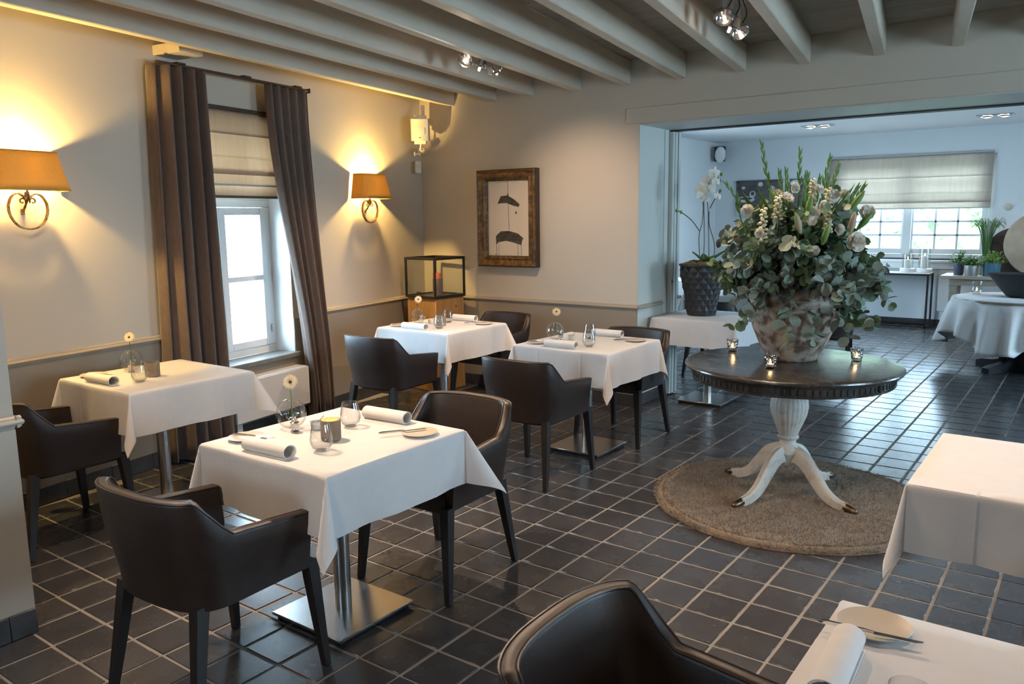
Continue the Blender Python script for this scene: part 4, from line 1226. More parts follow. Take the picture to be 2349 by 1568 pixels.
rtb = thing('round_table', 'round dark topped pedestal table with a white turned column', 'table', (RX, RY, 0), R(-20))
TR = .578
obj('table_top', MB().lathe([(.001, .748), (.535, .748), (.535, .752), (TR-.02, .752), (TR-.004, .758), (TR, .766), (TR-.002, .774), (TR-.012, .780), (TR-.022, .782), (.001, .782)], 96), 'dark_top', rtb)
obj('apron', MB().lathe([(.50, .690), (.535, .690), (.538, .694), (.538, .700), (.533, .702), (.533, .738), (.538, .742), (.538, .750), (.50, .750)], 96, cap0=False, cap1=False), 'dark_top', rtb)
fl_me = MB().box((.5345, 0, .720), (.006, .010, .030), .0025).mesh('flute')
for k in range(96):
    if k % 24 in (0,): continue
    o = obj('flute', fl_me, 'black', rtb); o.rotation_euler = (0, 0, 2*PI*k/96)
for k in range(4):
    T = Matrix.Rotation(2*PI*k/4, 4, 'Z') @ Matrix.Translation((.536, 0, .720)) @ Matrix.Rotation(PI/2, 4, 'Y')
    obj('rosette', MB().lathe([(.016, -.002), (.016, .003), (.013, .006), (.010, .003), (.006, .003), (.004, .007), (.001, .008)], 18, T), 'dark_top', rtb)
# turned column, urn part gadrooned
obj('column_neck', MB().lathe([(.07, .690), (.062, .672), (.055, .655), (.058, .632), (.070, .620), (.074, .612), (.074, .604)], 40, cap1=False), 'distress', rtb)
obj('column', MB().lathe([(.052, .366), (.060, .358), (.058, .350), (.046, .342), (.044, .325), (.050, .312), (.066, .300), (.070, .292), (.070, .276), (.076, .270), (.066, .255), (.05, .20)], 40), 'distress', rtb)
def urn(u, v):
    P_ = [(.050, .366), (.058, .392), (.074, .430), (.094, .482), (.101, .528), (.098, .566), (.086, .592), (.072, .606)]
    f = v*(len(P_)-1); k = min(int(f), len(P_)-2); t = f-k
    r_ = P_[k][0]*(1-t)+P_[k+1][0]*t; z = P_[k][1]*(1-t)+P_[k+1][1]*t
    r_ *= 1+.030*abs(math.sin(u*PI*24))
    return (r_*math.cos(2*PI*u), r_*math.sin(2*PI*u), z)
obj('urn', MB().grid(urn, lin(0, 1, 145)[:-1], lin(0, 1, 22), wrap=True), 'distress', rtb, angle=80)
for k in range(4):
    T = Matrix.Rotation(k*PI/2, 4, 'Z')
    P_ = spline([(.035, 0, .262), (.075, 0, .262), (.13, 0, .232), (.19, 0, .165), (.25, 0, .098), (.32, 0, .060), (.385, 0, .050)], 20)
    vs, fs = [], []
    for i, p in enumerate(P_):
        q = (P_[min(i+1, 19)]-P_[max(i-1, 0)]).normalized(); nn = Vector((-q.z, 0, q.x))
        t = i/19
        hh = .046-.024*t; ww = .030-.010*t
        for (a, c) in ((-1, -1), (1, -1), (1, .6), (.5, 1), (.2, .8), (-.2, .8), (-.5, 1), (-1, .6)):
            vs.append(p+nn*(hh*c)+Vector((0, ww*a, 0)))
    for i in range(19):
        for j in range(8):
            j2 = (j+1) % 8; fs.append((i*8+j, i*8+j2, i*8+8+j2, i*8+8+j))
    fs += [tuple(range(8)), tuple(19*8+j for j in range(8))[::-1]]
    lg = obj('leg', MB().add(vs, fs), 'distress', rtb, T=T, angle=45)
    obj('toe_cap', MB().tube([(.375, 0, .050), (.405, 0, .046), (.435, 0, .041), (.447, 0, .040)], [.024, .023, .017, .008], 10, flat=.95), 'bronze', lg, angle=60)

# jar
jar = thing('jar', 'large weathered terracotta jar on the round table', 'jar', (RX-.035, RY+.12, RTZ))
JP = [(.001, .0), (.135, .0), (.142, .006), (.152, .03), (.188, .10), (.221, .18), (.241, .26), (.2445, .305), (.2455, .312), (.250, .314), (.2495, .320), (.245, .322), (.245, .350), (.247, .352), (.246, .357), (.238, .372), (.215, .405), (.185, .428), (.162, .445), (.156, .465), (.165, .482), (.178, .490), (.176, .497), (.160, .498), (.146, .485), (.140, .46), (.15, .43), (.001, .40)]
obj('vessel', MB().lathe(JP, 64), 'jar', jar, angle=60)
for k in range(7):
    a = rnd.uniform(-2.6, -.2); z = rnd.uniform(.06, .3)
    rr_ = .15+(.245-.15)*min(1, z/.27)
    obj('chip', MB().ell((rr_*.985*math.cos(a), rr_*.985*math.sin(a), z), (.012, .012, .008), 8, 6), 'jar', jar)

# votives
vt = mk('votive', 'candle glass', 'textured glass tealights on the round table')
obj('cup', MB().lathe([(.001, 0), (.024, 0), (.027, .003), (.036, .074), (.0345, .074), (.0255, .012), (.001, .010)], 30), 'ice_glass', vt)
obj('tealight', MB().lathe([(.001, .011), (.019, .011), (.019, .024), (.001, .023)], 18), 'wax_white', vt)
obj('flame', MB().lathe([(.001, .024), (.0055, .028), (.006, .034), (.003, .044), (.0006, .050)], 12), 'flame', vt)
vtu = []
for (x, y, d) in ((-1.748, 4.632, 'left of the jar on the round table'), (-1.380, 4.215, 'in front of the jar on the round table'), (-1.050, 4.669, 'right of the jar on the round table')):
    place(vt, vtu, (x, y, RTZ), 0, 'textured glass votive with a lit tealight ' + d)
    light('votive_glow', 'POINT', (x, y, RTZ+.045), .22, (1, .55, .22), .006)

# ================================================================== FLOWER ARRANGEMENT
FA = thing('flower_arrangement', 'large bouquet of eucalyptus, gladioli and white flowers in the jar', 'bouquet', (RX-.035, RY+.12, RTZ+.45))
AX = Vector((rt.x, rt.y, 0)).normalized()        # to the right as seen from the room entrance
AT = Vector((-fw.x, -fw.y, 0)).normalized()      # towards the entrance
AU = Vector((0, 0, 1))
def F(a, t, u): return AX*a+AT*t+AU*u
leaf_me = []
for k in range(4):
    n = 9; cup_ = .10+.06*k; asp = (.42, .36, .46, .32)[k]
    vs = [(0, 0, 0)]
    for i in range(n):
        t = 2*PI*i/n
        vs.append((.5-.5*math.cos(t), asp*math.sin(t)*(1.0-.15*math.cos(t)), cup_*(abs(math.sin(t))**1.5)-.10*(.5-.5*math.cos(t))**2))
    vs.append((.5, 0, -.02))
    leaf_me.append((vs, [(n+1, 1+i, 1+(i+1) % n) for i in range(n)]))
leaf_obj = [MB().add(v_, f_).mesh('eucalyptus_leaf', fix=False) for v_, f_ in leaf_me]
leaf_obj2 = [m_.copy() for m_ in leaf_obj]
for m_ in leaf_obj: m_.materials.append(M['euca'])
for m_ in leaf_obj2: m_.materials.append(M['euca2'])
rb2 = random.Random(5)
twigs = MB(); leaves = []
def branch(d, L, droop, lsz, dens, grey):
    """eucalyptus spray: direction d, length L"""
    d = d.normalized()
    pts = []
    for i in range(9):
        t = i/8
        p = F(0, 0, -.02)+d*(L*t) - AU*(droop*t*t*L) + F(rb2.gauss(0, .006), rb2.gauss(0, .006), rb2.gauss(0, .006))*t
        pts.append(p)
    twigs.tube(pts, [.003-.002*i/8 for i in range(9)], 5)
    nl = int(L*dens)
    for k in range(nl):
        t = .30+.70*(k+1)/nl
        f = t*8; i = min(int(f), 7); p = pts[i].lerp(pts[i+1], f-i)
        tg = (pts[i+1]-pts[i]).normalized()
        for sgn in (0, 1):
            ax = Vector((rb2.gauss(0, 1), rb2.gauss(0, 1), rb2.gauss(0, 1)))
            sd = tg.cross(ax).normalized()
            if sgn: sd = -sd
            ld = (sd+tg*rb2.uniform(.1, .8)).normalized()
            s_ = lsz*rb2.uniform(.75, 1.2)*(1.05-.35*t)
            leaves.append((p, ld, s_, grey))
# sprays: (right, towards, up) directions, length, droop
dirs = []
for k in range(150):
    az = rb2.uniform(0, 2*PI); el = rb2.uniform(.0, 1.25)
    d = F(math.cos(az)*math.cos(el), math.sin(az)*math.cos(el)*.9, math.sin(el))
    L = (.43+.15*math.sin(el))*rb2.uniform(.70, 1.06)
    dirs.append((d, L, rb2.uniform(.0, .35)))
for (a, t, u, L, dr) in ((1, .1, .35, .52, .15), (1, .2, .15, .52, .35), (.95, .3, .55, .48, .2), (1, -.1, .05, .47, .55), (.9, .3, -.05, .42, .5), (-1, .2, .45, .47, .1), (-1, .3, .2, .42, .35), (-.9, .4, 0, .42, .5), (-.8, .6, .2, .40, .6),
                         (.5, .9, .1, .38, .8), (0, 1, .1, .36, .9), (-.4, .9, .1, .36, .9), (.2, 1, .4, .38, .4), (-.2, 1, .5, .38, .3), (.7, .6, -.1, .38, .45), (.55, .7, .3, .40, .5), (-.6, .7, .4, .40, .4), (.85, .35, -.1, .38, .55)):
    dirs.append((F(a, t, u), L, dr))
for k, (d, L, dr) in enumerate(dirs):
    branch(d, L, dr, rb2.uniform(.068, .095), 26, (k % 3 == 0) or (d.dot(AT) > .5 and d.dot(AU) < .45))
obj('twigs', twigs, 'stem', FA)
def leaf_T(p, d, s_):
    q = d.to_track_quat('X', 'Z').to_matrix().to_4x4()
    return Matrix.Translation(p) @ q @ Matrix.Rotation(rb2.uniform(-1.3, 1.3), 4, 'X') @ Matrix.Scale(s_, 4)
leaves.sort(key=lambda l: -(l[0].dot(AT)*1.3+l[0].length*.8))
fol = [MB(), MB()]
for k, (p, d, s_, g) in enumerate(leaves):
    T = leaf_T(p, d, s_)
    if k < 300:
        obj('eucalyptus_leaf', (leaf_obj2 if g else leaf_obj)[k % 4], None, FA, T=T)
    else:
        fol[1 if g else 0].add(*leaf_me[k % 4], T)
for f_, m_ in zip(fol, ('euca', 'euca2')):
    o = obj('foliage', f_, m_, FA, fix=False); o['kind'] = 'stuff'
# long green blade leaves
for k in range(58):
    az = rb2.uniform(0, 2*PI); d = F(math.cos(az)*.62, math.sin(az)*.5, 1).normalized()
    L = rb2.uniform(.34, .60); w_ = rb2.uniform(.012, .02)
    sd = d.cross(F(rb2.gauss(0, 1), rb2.gauss(0, 1), 0)).normalized()
    vs, fs = [], []
    for i in range(7):
        t = i/6; c = d*(L*(.2+.8*t))+d.cross(sd)*(.05*t*t)
        ww = w_*math.sin(PI*min(1, .15+.85*t))+.0008
        vs += [c-sd*ww, c+d.cross(sd)*.004, c+sd*ww]
    for i in range(6): fs += [(3*i, 3*i+1, 3*i+4, 3*i+3), (3*i+1, 3*i+2, 3*i+5, 3*i+4)]
    obj('blade_leaf', MB().add(vs, fs), 'leafg', FA)
# gladioli
gl_sp = [(-.225, .05, .725, .02), (.0, .0, .69, .0), (.145, .05, .65, .05), (.21, .0, .61, .02), (.335, .05, .50, .06), (-.415, .08, .52, -.14), (-.14, .1, .575, .02), (-.105, .1, .58, 0), (-.01, .16, .555, .0), (.075, .1, .54, .01), (.27, .12, .49, .05), (.02, .05, .56, .01), (.12, .1, .54, .0)]
for (a, t, u, bend) in gl_sp:
    root_p = F(a*.35, t*.4, .02); tip = F(a, t, u)
    P_ = spline([root_p, root_p.lerp(tip, .5)+F(bend*.25, 0, .03), root_p.lerp(tip, .8)+F(-bend*.05, 0, .01), tip], 16)
    g_ = obj('gladiolus', MB().tube(P_, [.0058-.0035*i/15 for i in range(16)], 6), 'glad', FA)
    for k in range(9):
        i = 7+k; i = min(i, 15); p = P_[i]; tg = (P_[i]-P_[i-1]).normalized()
        sd = tg.cross(AT).normalized()*(1 if k % 2 else -1)
        dv = (tg*1.0+sd*.20+AT*rb2.uniform(-.05, .15)).normalized()
        s_ = .070*(1-.40*k/8)
        obj('bud', MB().tube([p, p+dv*s_*.4, p+dv*s_*.75, p+dv*s_], [.002, .0085*(1-.4*k/8), .006*(1-.4*k/8), .0008], 6), 'glad', g_)
# blooms
def bloom(c, d, r_, m='petal', rings=((5, 1.0, .35), (5, .8, .75), (4, .5, 1.1)), name='bloom'):
    T = Matrix.Translation(c) @ d.normalized().to_track_quat('Z', 'Y').to_matrix().to_4x4()
    pet = MB()
    for ri, (num, sc_, tilt) in enumerate(rings):
        for k in range(num):
            Tp = T @ Matrix.Rotation(2*PI*(k+.5*ri)/num+rb2.uniform(-.15, .15), 4, 'Z') @ Matrix.Rotation(-tilt+rb2.uniform(-.22, .22), 4, 'Y') @ Matrix.Scale(r_*sc_, 4)
            vs, fs = [], []
            for i in range(4):
                u = i/3
                for j in range(5):
                    v = (j-2)/2
                    wv = (.18+.62*math.sin(PI*min(1, .12+.68*u)))*v*.66
                    vs.append((u*(1-.12*v*v), wv, .12*u*u*(1 if ri < 2 else .3)+.20*v*v*u-.07*math.sin(6*v+k*2)*u*u))
            for i in range(3):
                for j in range(4): fs.append((i*5+j, i*5+j+1, i*5+j+6, i*5+j+5))
            pet.add(vs, fs, Tp)
    return obj(name, pet, m, FA, fix=False)
for (a, t, u, r_) in ((.20, .33, .225, .062), (-.02, .30, .375, .046), (.04, .28, .41, .040), (.285, .26, .375, .046), (.125, .30, .29, .036), (-.125, .22, .455, .040), (-.085, .2, .51, .036), (-.155, .15, .475, .036),
                      (.225, .1, .47, .036), (.17, .1, .475, .034), (-.335, .22, .395, .038), (-.31, .28, .21, .034), (-.29, .3, .275, .032), (.05, .2, .50, .032), (-.03, .33, .335, .030), (-.06, .35, .195, .034), (-.02, .36, .185, .030)):
    bloom(F(a, t-.03, u-.01), F(a*.9+rb2.uniform(-.5, .5), 1.0, u*.9+rb2.uniform(-.3, .4)), r_*.92, rings=((9, 1, .05), (8, .9, .3), (7, .72, .6), (6, .5, .9), (4, .3, 1.2)) if r_ > .05 else ((6, 1.0, .1), (5, .85, .45), (4, .55, .95)))
# stocks / delphinium florets: loose cream florets along upright stems
for (a, t, u, L) in ((.07, .24, .34, .16), (.06, .28, .27, .10), (-.27, .26, .22, .18), (-.19, .24, .34, .12), (.03, .12, .42, .13)):
    p0 = F(a, t, u)
    st = obj('floret_stem', MB().tube([p0-AU*.05, p0+AU*L], .002, 5), 'stem', FA)
    fm = MB()
    for k in range(22):
        aa = k*2.4; h = L*k/22
        c = p0+AU*h+F(math.cos(aa), math.sin(aa), 0)*(.020*(1-.5*k/22))
        fm.ell(c, (.011, .011, .008), 7, 5)
    obj('florets', fm, 'cream_petal', st)
# lily buds
for (a, t, u, d, m_) in ((-.115, .34, .315, (-.35, .25, .9), 'lily'), (.165, .34, .315, (.05, .3, .95), 'lily'), (-.04, .28, .40, (.1, .2, 1), 'glad'), (.235, .22, .43, (.5, .2, .8), 'glad'), (.27, .24, .32, (.5, .3, .7), 'glad'), (-.20, .2, .44, (-.4, .2, .8), 'glad'), (.02, .36, .255, (.1, .4, .9), 'glad')):
    dv = F(*d).normalized(); c = F(a, t, u)
    obj('lily_bud', MB().tube([c-dv*.055, c-dv*.03, c, c+dv*.035, c+dv*.06], [.006, .014, .018, .013, .002], 10), m_, FA)

# ================================================================== ORCHID
ox, oy = -2.735, 6.49
po = thing('orchid', 'white orchid in a black faceted pot on the white cloth', 'potted plant', (ox, oy, ZT))
NS, rows_ = 14, 9
vs, fs = [], []
for j in range(rows_+1):
    z = .425*j/rows_
    t = j/rows_
    r0 = .118+.075*smooth01(t*.9)-.004*(1 if j == rows_ else 0)
    for i in range(NS):
        a = 2*PI*(i+.5*(j % 2))/NS
        vs.append((r0*math.cos(a), r0*math.sin(a), z))
base_n = len(vs)
ctr_ = []
for j in range(rows_-1):
    for i in range(NS):
        # diamond facets raised to a point
        if True:
            o1 = j*NS+i
            L_ = (j+1)*NS+(i if j % 2 else (i-1) % NS); Rr = (j+1)*NS+((i+1) % NS if j % 2 else i); tp = (j+2)*NS+i
            c = sum((Vector(vs[q]) for q in (o1, L_, Rr, tp)), Vector())/4
            rad = Vector((c.x, c.y, 0)).normalized()
            vs.append(tuple(c+rad*.012)); ci = len(vs)-1
            fs += [(o1, Rr, ci), (Rr, tp, ci), (tp, L_, ci), (L_, o1, ci)]
for i in range(NS):
    fs.append((i, (i+1) % NS, NS+i)); 
    a_, b_ = (rows_-1)*NS+i, (rows_-1)*NS+(i+1) % NS
    top_ = rows_*NS+(i if (rows_-1) % 2 == 0 else (i+1) % NS)
    fs.append((a_, b_, top_))
fs.append(tuple(range(NS))[::-1])
obj('pot', MB().add(vs, fs), 'pot_black', po, smooth=False)
obj('pot_rim', MB().lathe([(.186, .415), (.196, .424), (.196, .436), (.182, .438), (.176, .42), (.172, .37)], 28, cap0=False, cap1=False), 'pot_black', po)
ms_ = MB()
for k in range(26):
    a = rb2.uniform(0, 6.28); r_ = .15*math.sqrt(rb2.random())
    ms_.ell((r_*math.cos(a), r_*math.sin(a), .425+.02*rb2.random()), (.04, .04, .025), 9, 6)
obj('moss', ms_, 'moss', po)
def OF(a, u, t=0): return AX*a+AU*u+AT*t
for (pts) in ([(-.015, .42, 0), (-.03, .55, 0), (-.035, .68, 0), (-.012, .78, 0), (-.005, .9, .0), (-.015, .99, 0)], [(.0, .42, .02), (.005, .6, .02), (.0, .8, .02), (-.008, 1.0, .03), (.01, 1.12, .02), (.07, 1.21, 0), (.13, 1.185, 0)],
              [(.055, .44, .0), (.05, .6, 0), (.042, .75, 0), (.035, .9, 0), (.02, 1.02, 0), (.03, 1.1, .03), (.07, 1.16, .03), (.12, 1.13, .02)], [(.09, .44, 0), (.10, .56, 0), (.085, .65, 0), (.05, .76, 0), (.045, .88, 0)],
              [(-.03, .71, 0), (-.10, .80, .01), (-.19, .87, .02), (-.235, .885, .02)], [(.05, .90, 0), (.09, .985, .02), (.125, 1.04, .02)]):
    obj('flower_stem', MB().tube(spline([OF(a, u, t) for a, u, t in pts], 24), .0042, 6), 'orchid_stem', po)
pet_me = {}
def orchid_flower(c, s_, d):
    T = Matrix.Translation(c) @ d.normalized().to_track_quat('Z', 'Y').to_matrix().to_4x4() @ Matrix.Rotation(rb2.uniform(-.4, .4), 4, 'Z')
    pm = MB()
    for (an, L_, w_) in ((90, 1, .55), (210, 1, .55), (330, 1, .55), (10, 1.05, .95), (170, 1.05, .95)):
        Tp = T @ Matrix.Rotation(R(an), 4, 'Z') @ Matrix.Scale(s_, 4)
        n = 10; v_ = [(.45, 0, .10)]
        for i in range(n):
            t = 2*PI*i/n; v_.append((.5-.5*math.cos(t), w_*.5*math.sin(t), .06*math.cos(t)))
        pm.add([(x*L_, y, z) for x, y, z in v_], [(0, 1+i, 1+(i+1) % n) for i in range(n)], Tp)
    f_ = obj('orchid_bloom', pm, 'petal', po, fix=False)
    obj('lip', MB().ell((0, -.15*s_, .12*s_), (.16*s_, .2*s_, .14*s_), 8, 6, T), 'cream_petal', f_)
for (a, u, s_) in ((-.03, 1.0, .062), (.0, 1.075, .062), (.03, 1.13, .06), (-.015, 1.035, .05), (.065, 1.19, .058), (.03, 1.05, .05), (.085, 1.12, .045), (-.045, 1.055, .05), (.01, .985, .048), (.10, 1.0, .04)):
    orchid_flower(OF(a, u, .03+rb2.uniform(0, .03)), s_, F(rb2.uniform(-.6, .6), 1, rb2.uniform(-.3, .2)))
for (a, u) in ((-.235, .885), (-.195, .872), (.135, 1.18), (.105, 1.165), (.125, 1.13), (.13, 1.045)): obj('bud', MB().ell(OF(a, u, .02), (.012, .012, .016), 8, 6), 'glad', po)
for (az, L_, el) in ((0.2, .24, .75), (2.6, .17, .9), (3.4, .13, .5), (.9, .20, .55), (4.6, .16, .7), (1.6, .14, .9)):
    d = F(math.cos(az), math.sin(az)*-1, math.tan(el)*.8).normalized(); sd = d.cross(AU).normalized()
    vs, fs = [], []
    for i in range(8):
        t = i/7; c = OF(.03, .43)+d*(L_*t)-AU*(.10*t*t*L_*4*.25)
        ww = .034*math.sin(PI*min(1, .1+.86*t))+.001
        vs += [c-sd*ww+AU*.006, c-AU*.004, c+sd*ww+AU*.006]
    for i in range(7): fs += [(3*i, 3*i+1, 3*i+4, 3*i+3), (3*i+1, 3*i+2, 3*i+5, 3*i+4)]
    obj('leaf', MB().add(vs, fs), 'leafg', po, solid=.002)

# ================================================================== FAR ROOM
spk = thing('wall_speaker', 'white loudspeaker on the far room wall near its corner', 'speaker', (-5.00, 12.44, 2.45))
T = Matrix.Rotation(R(28), 4, 'Z') @ Matrix.Rotation(R(14), 4, 'X')
obj('cabinet', MB().prism([(-.07, .06), (-.09, 0), (-.07, -.07), (.07, -.07), (.09, 0), (.07, .06)], -.02, .20, T), 'black_metal', spk)
obj('front', MB().ell((0, -.07, .09), (.085, .035, .125), 20, 10, T), 'white_plastic', spk)
obj('bracket', MB().bb(-.02, .02, .04, .20, .10, .13, .003), 'black_metal', spk)
fp = thing('photo_print', 'dark photograph of white tableware on the far wall', 'picture', (-4.25, YF, 1.55))
obj('canvas', MB().bb(-.52, .52, -.035, -.001, 0, .565, .003), 'photo_dark', fp)
def fflat(poly): return MB().prism(poly, 0, .0008, Matrix(((1, 0, 0, 0), (0, 0, -1, -.0352), (0, 1, 0, 0), (0, 0, 0, 1))))
def elp(cx_, cz_, a_, b_, n=20): return [(cx_+a_*math.cos(2*PI*i/n), cz_+b_*math.sin(2*PI*i/n)) for i in range(n)]
for poly in (elp(-.36, .27, .15, .05), elp(-.25, .35, .05, .05), elp(.05, .43, .05, .04), elp(.42, .50, .09, .05), elp(-.40, .45, .03, .025), elp(-.13, .50, .04, .035), [(-.52, .14), (.52, .14), (.52, .0), (-.52, .0)], [(.22, .56), (.25, .56), (.25, .34), (.22, .34)], [(.30, .56), (.32, .56), (.32, .36), (.30, .36)]):
    obj('print_shape', fflat(poly), 'photo_light', fp, smooth=False)
for poly in (elp(-.36, .285, .11, .02), elp(-.25, .36, .03, .03)):
    obj('print_shape', MB().prism(poly, 0, .0008, Matrix(((1, 0, 0, 0), (0, 0, -1, -.0362), (0, 1, 0, 0), (0, 0, 0, 1)))), 'photo_dark', fp, smooth=False)

co = thing('console_table', 'slim black metal console table below the far window', 'console table', (-2.60, 12.38, 0))
x0, x1, y0, y1, zt = -.80, .73, -.20, .20, .765
obj('console_top', MB().bb(x0, x1, y0, y1, zt-.012, zt, .002), 'win_white', co)
b = MB()
for yy in (y0+.012, y1-.012):
    obj('frame_bar', MB().bb(x0, x1, yy-.012, yy+.012, zt-.036, zt-.012, .001), 'black_metal', co)
    obj('frame_bar', MB().bb(x0, x1, yy-.012, yy+.012, .012, .034, .001), 'black_metal', co)
    for xx in (x0+.012, x1-.012):
        obj('leg', MB().bb(xx-.012, xx+.012, yy-.012, yy+.012, 0, zt-.036, .001), 'black_metal', co)
for xx in (x0+.012, x1-.012):
    obj('frame_bar', MB().bb(xx-.012, xx+.012, y0+.024, y1-.024, .012, .034, .001), 'black_metal', co)
    obj('frame_bar', MB().bb(xx-.012, xx+.012, y0+.024, y1-.024, zt-.036, zt-.012, .001), 'black_metal', co)
ra = thing('radiator_cover', 'white panel radiator cover right of the far console table', 'radiator cover', (-1.25, YF-.07, 0))
obj('panel', MB().bb(-.55, .75, -.03, .03, .22, .79, .006), 'radiator', ra); obj('foot', MB().bb(-.5, -.46, -.02, .02, 0, .22), 'radiator', ra); obj('foot', MB().bb(.6, .64, -.02, .02, 0, .22), 'radiator', ra)
def hurricane(x, y, h, r_, d):
    root = thing('hurricane_lamp', d, 'candle glass', (x, y, .765), group='hurricane candles on the console')
    obj('base_dish', MB().lathe([(.001, 0), (r_+.018, 0), (r_+.024, .005), (r_+.026, .05), (r_+.018, .055), (.001, .052)], 28), 'win_white', root)
    obj('cylinder', MB().lathe([(r_, .055), (r_, h), (r_-.004, h), (r_-.004, .055)], 28, cap0=False, cap1=False), 'glass', root)
    obj('candle', MB().lathe([(.001, .052), (.038, .052), (.038, .052+h*.48), (.034, .056+h*.48), (.001, .055+h*.48)], 20), 'wax_white', root)
    obj('flame', MB().lathe([(.001, 0), (.006, .006), (.007, .014), (.003, .026), (.0006, .034)], 10, Matrix.Translation((0, 0, .06+h*.48))), 'flame', root)
hurricane(-2.175, 12.36, .25, .072, 'shorter glass hurricane candle on the far console table')
hurricane(-1.965, 12.36, .36, .075, 'taller glass hurricane candle on the far console table')
th2 = thing('thermostat', 'small round thermostat on the far wall right of the window', 'thermostat', (-1.045, YF, 1.615))
obj('dial', MB().lathe([(.001, 0), (.04, 0), (.04, .018), (.03, .024), (.001, .024)], 24, Matrix.Translation((0, 0, .03)) @ Matrix.Rotation(R(90), 4, 'X')), 'porcelain', th2)
obj('dial_ring', MB().lathe([(.041, 0), (.044, .0), (.044, .01), (.041, .012)], 24, Matrix.Translation((0, 0, .03)) @ Matrix.Rotation(R(90), 4, 'X'), cap0=False, cap1=False), 'grey_plastic', th2)

stb = thing('side_table', 'weathered wooden side table against the far wall', 'table', (-.85, 11.86, 0))
for k in range(4): obj('top_plank', MB().bb(-.80, .80, -.29+.145*k, -.148+.145*k, .745, .785, .003), 'grey_wood', stb)
for sx in (-1, 1):
    for sy in (-1, 1):
        obj('leg', MB().lathe([(.024, 0), (.030, .05), (.034, .3), (.045, .58), (.05, .66)], 14, Matrix.Translation((sx*.66, sy*.20, 0))), 'grey_wood', stb)
obj('rail', MB().bb(-.70, .70, -.215, -.185, .66, .745, .003), 'grey_wood', stb); obj('rail', MB().bb(-.70, .70, .185, .215, .66, .745, .003), 'grey_wood', stb)
for sx in (-1, 1): obj('rail', MB().bb(sx*.66-.015, sx*.66+.015, -.185, .185, .66, .745, .003), 'grey_wood', stb)
def disc(x, y, z, r_, m, d, tilt):
    root = thing('stone_disc', d, 'ornament', (x, y, z))
    T = Matrix.Rotation(tilt, 4, 'X') @ Matrix.Translation((0, 0, r_)) @ Matrix.Rotation(R(90), 4, 'X')
    obj('slab', MB().lathe([(.001, -.022), (r_-.01, -.022), (r_, -.012), (r_, .012), (r_-.01, .022), (.001, .022)], 48, T), m, root, angle=30)
    obj('crack', MB().box((-.1, r_*.3, .0225), (.006, r_*.5, .0012), 0, T).box((-.03, -.03, .0225), (r_*.4, .006, .0012), 0, T), 'frame_dark', root)
    obj('foot', MB().bb(-.10, .10, -.06, .06, 0, .018, .003), 'black_metal', root)
disc(-.60, 11.84, .785, .405, 'disc_stone', 'large round beige stone disc standing on the side table', R(-6))
disc(-.90, 12.02, .785, .30, 'disc_dark', 'dark round stone disc behind the beige stone disc', R(-5))
def pot(x, y, r_, h, m, d, plant, ph_, n, spread, leafm='leafg', group='potted herbs on the side table'):
    root = thing('potted_plant', d, 'potted plant', (x, y, .785), group=group)
    obj('pot', MB().lathe([(.001, 0), (r_*.9, 0), (r_*.93, .004), (r_, h), (r_-.006, h), (r_-.01, h-.02), (.001, h-.022)], 28), m, root)
    fm = MB()
    if plant == 'herb':
        for k in range(n):
            a = rb2.uniform(0, 6.28); el = rb2.uniform(.2, 1.5); L_ = ph_*rb2.uniform(.5, 1.1)
            dv = Vector((math.cos(a)*math.cos(el)*spread, math.sin(a)*math.cos(el)*spread, math.sin(el))).normalized()
            p0 = Vector((0, 0, h-.02)); 
            for q in range(5):
                c = p0+dv*(L_*(.4+.15*q))
                T = Matrix.Translation(c) @ Euler((rb2.uniform(-1, 1), rb2.uniform(-1, 1), rb2.uniform(0, 6.28))).to_matrix().to_4x4() @ Matrix.Scale(.030, 4)
                fm.add([(-.5, 0, 0), (0, -.32, .1), (.6, 0, 0), (0, .32, .1)], [(0, 1, 2, 3)], T)
    else:
        for k in range(n):
            a = rb2.uniform(0, 6.28); s_ = rb2.uniform(.2, 1)*spread
            p0 = Vector((math.cos(a)*.03, math.sin(a)*.03, h-.02)); p1 = p0+Vector((math.cos(a)*s_*.35, math.sin(a)*s_*.35, ph_*.65)); p2 = p0+Vector((math.cos(a)*s_, math.sin(a)*s_, ph_*rb2.uniform(.85, 1.05)))
            fm.tube(spline([p0, p1, p2, p2+Vector((math.cos(a)*.05, math.sin(a)*.05, -.04))], 8), .0028, 4)
    o = obj('foliage', fm, leafm, root, smooth=False, fix=False); o['kind'] = 'stuff'
    return root
pot(-1.47, 11.80, .062, .17, 'pot_navy', 'green herb in a slim navy pot at the left end of the side table', 'herb', .16, 60, 1.2)
pot(-1.315, 11.67, .082, .135, 'pot_silver', 'green herb in a ribbed zinc pot at the front of the side table', 'herb', .14, 90, 1.5)
pot(-1.10, 11.72, .105, .17, 'pot_teal', 'trailing herb in a teal glazed pot on the side table', 'herb', .17, 110, 1.9, 'glad')
pot(-1.20, 11.97, .08, .24, 'pot_silver', 'tall airy grass in a pale pot at the back of the side table', 'grass', .48, 70, .13)

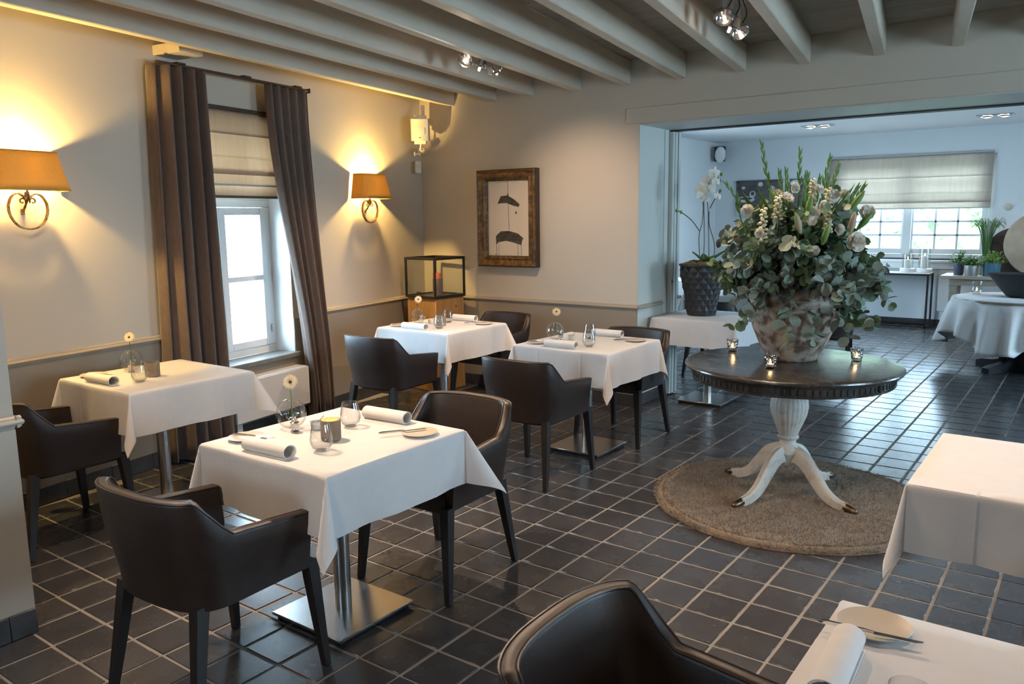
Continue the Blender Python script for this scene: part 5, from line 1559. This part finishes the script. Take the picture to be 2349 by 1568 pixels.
# round table with a square cloth
qx, qy, qr = -.62, 9.42, .60
ct = thing('round_table', 'round far room table with a black cross pedestal under a draped white cloth', 'table', (qx, qy, 0), R(12))
obj('table_top', MB().lathe([(.001, .715), (qr-.01, .715), (qr-.004, .722), (qr-.004, .736), (.001, .738)], 64), 'grey_wood', ct)
obj('column', MB().bb(-.045, .045, -.045, .045, .05, .715, .006), 'black_metal', ct)
for k in range(4):
    T = Matrix.Rotation(k*PI/2+PI/4, 4, 'Z')
    foot_poly = [(.04, .0), (.40, .0), (.40, .055), (.33, .075), (.22, .085), (.15, .10), (.10, .17), (.04, .18)]
    Tp = T @ Matrix(((1, 0, 0, 0), (0, 0, 1, -.04), (0, 1, 0, 0), (0, 0, 0, 1)))
    ft = obj('foot', MB().prism(foot_poly, 0, .08, Tp), 'black_metal', ct)
    obj('brace', MB().prism([(.04, .14), (.13, .09), (.17, .16), (.155, .20), (.26, .44), (.22, .47), (.04, .18)], .01, .07, Tp), 'black_metal', ft)
def rc(a, v, hem=0):
    # v: 0 centre .. 1 hem of the square cloth
    hx = .955
    ang = a
    rm = hx/max(abs(math.cos(ang)), abs(math.sin(ang)))
    rm = min(rm, hx*1.17)
    r_ = rm*v
    if r_ <= qr: return Vector((r_*math.cos(ang), r_*math.sin(ang), 0))
    d = r_-qr
    f = .5+.5*math.cos(ang*17+1.1*math.sin(ang*3))
    out = d*(.05+.26*f*min(1, d/.10))
    return Vector(((qr+.004+out)*math.cos(ang), (qr+.004+out)*math.sin(ang), -math.sqrt(max(d*d-out*out, 0))+.003+hem))
cl2 = obj('tablecloth', MB().grid(lambda a, v: rc(a, v), lin(0, 2*PI, 241)[:-1], [0.0001, .3, .5, .6, .64, .66, .68, .70, .74, .78, .82, .86, .9, .94, .97, 1.0], wrap=True), 'cloth', loc=(qx, qy, .741), rz=R(35), solid=.0016, angle=70)
tag(cl2, 'white square cloth draped in folds over the round far room table', 'tablecloth')
bw = thing('bowl', 'large black ribbed boat shaped bowl on the round far room table', 'bowl', (-.45, 9.42, .745))
def bowlf(u, v):
    a = u*2*PI
    P_ = [(.0, 0), (.55, 0), (.62, .01), (.78, .10), (1.0, .235), (.96, .235), (.75, .11), (.55, .02), (0.001, .02)]
    f = v*(len(P_)-1); k = min(int(f), len(P_)-2); t = f-k
    r_ = P_[k][0]*(1-t)+P_[k+1][0]*t; z = P_[k][1]*(1-t)+P_[k+1][1]*t
    return (r_*.47*math.cos(a), r_*.20*math.sin(a), z)
obj('bowl_body', MB().grid(bowlf, lin(0, 1, 65)[:-1], lin(0, 1, 33), wrap=True), 'bowl_black', bw)
gv = thing('votive', 'waisted clear glass votive on the round far room table', 'candle glass', (-1.02, 9.62, .744))
obj('cup', MB().lathe([(.001, 0), (.04, 0), (.047, .01), (.05, .04), (.042, .08), (.05, .128), (.047, .128), (.039, .08), (.046, .04), (.001, .012)], 28), 'glass', gv)
obj('tealight', MB().lathe([(.001, .013), (.02, .013), (.02, .03), (.001, .029)], 18), 'wax_white', gv)
obj('flame', MB().lathe([(.001, .03), (.006, .035), (.007, .043), (.003, .056), (.0006, .062)], 12), 'flame', gv)
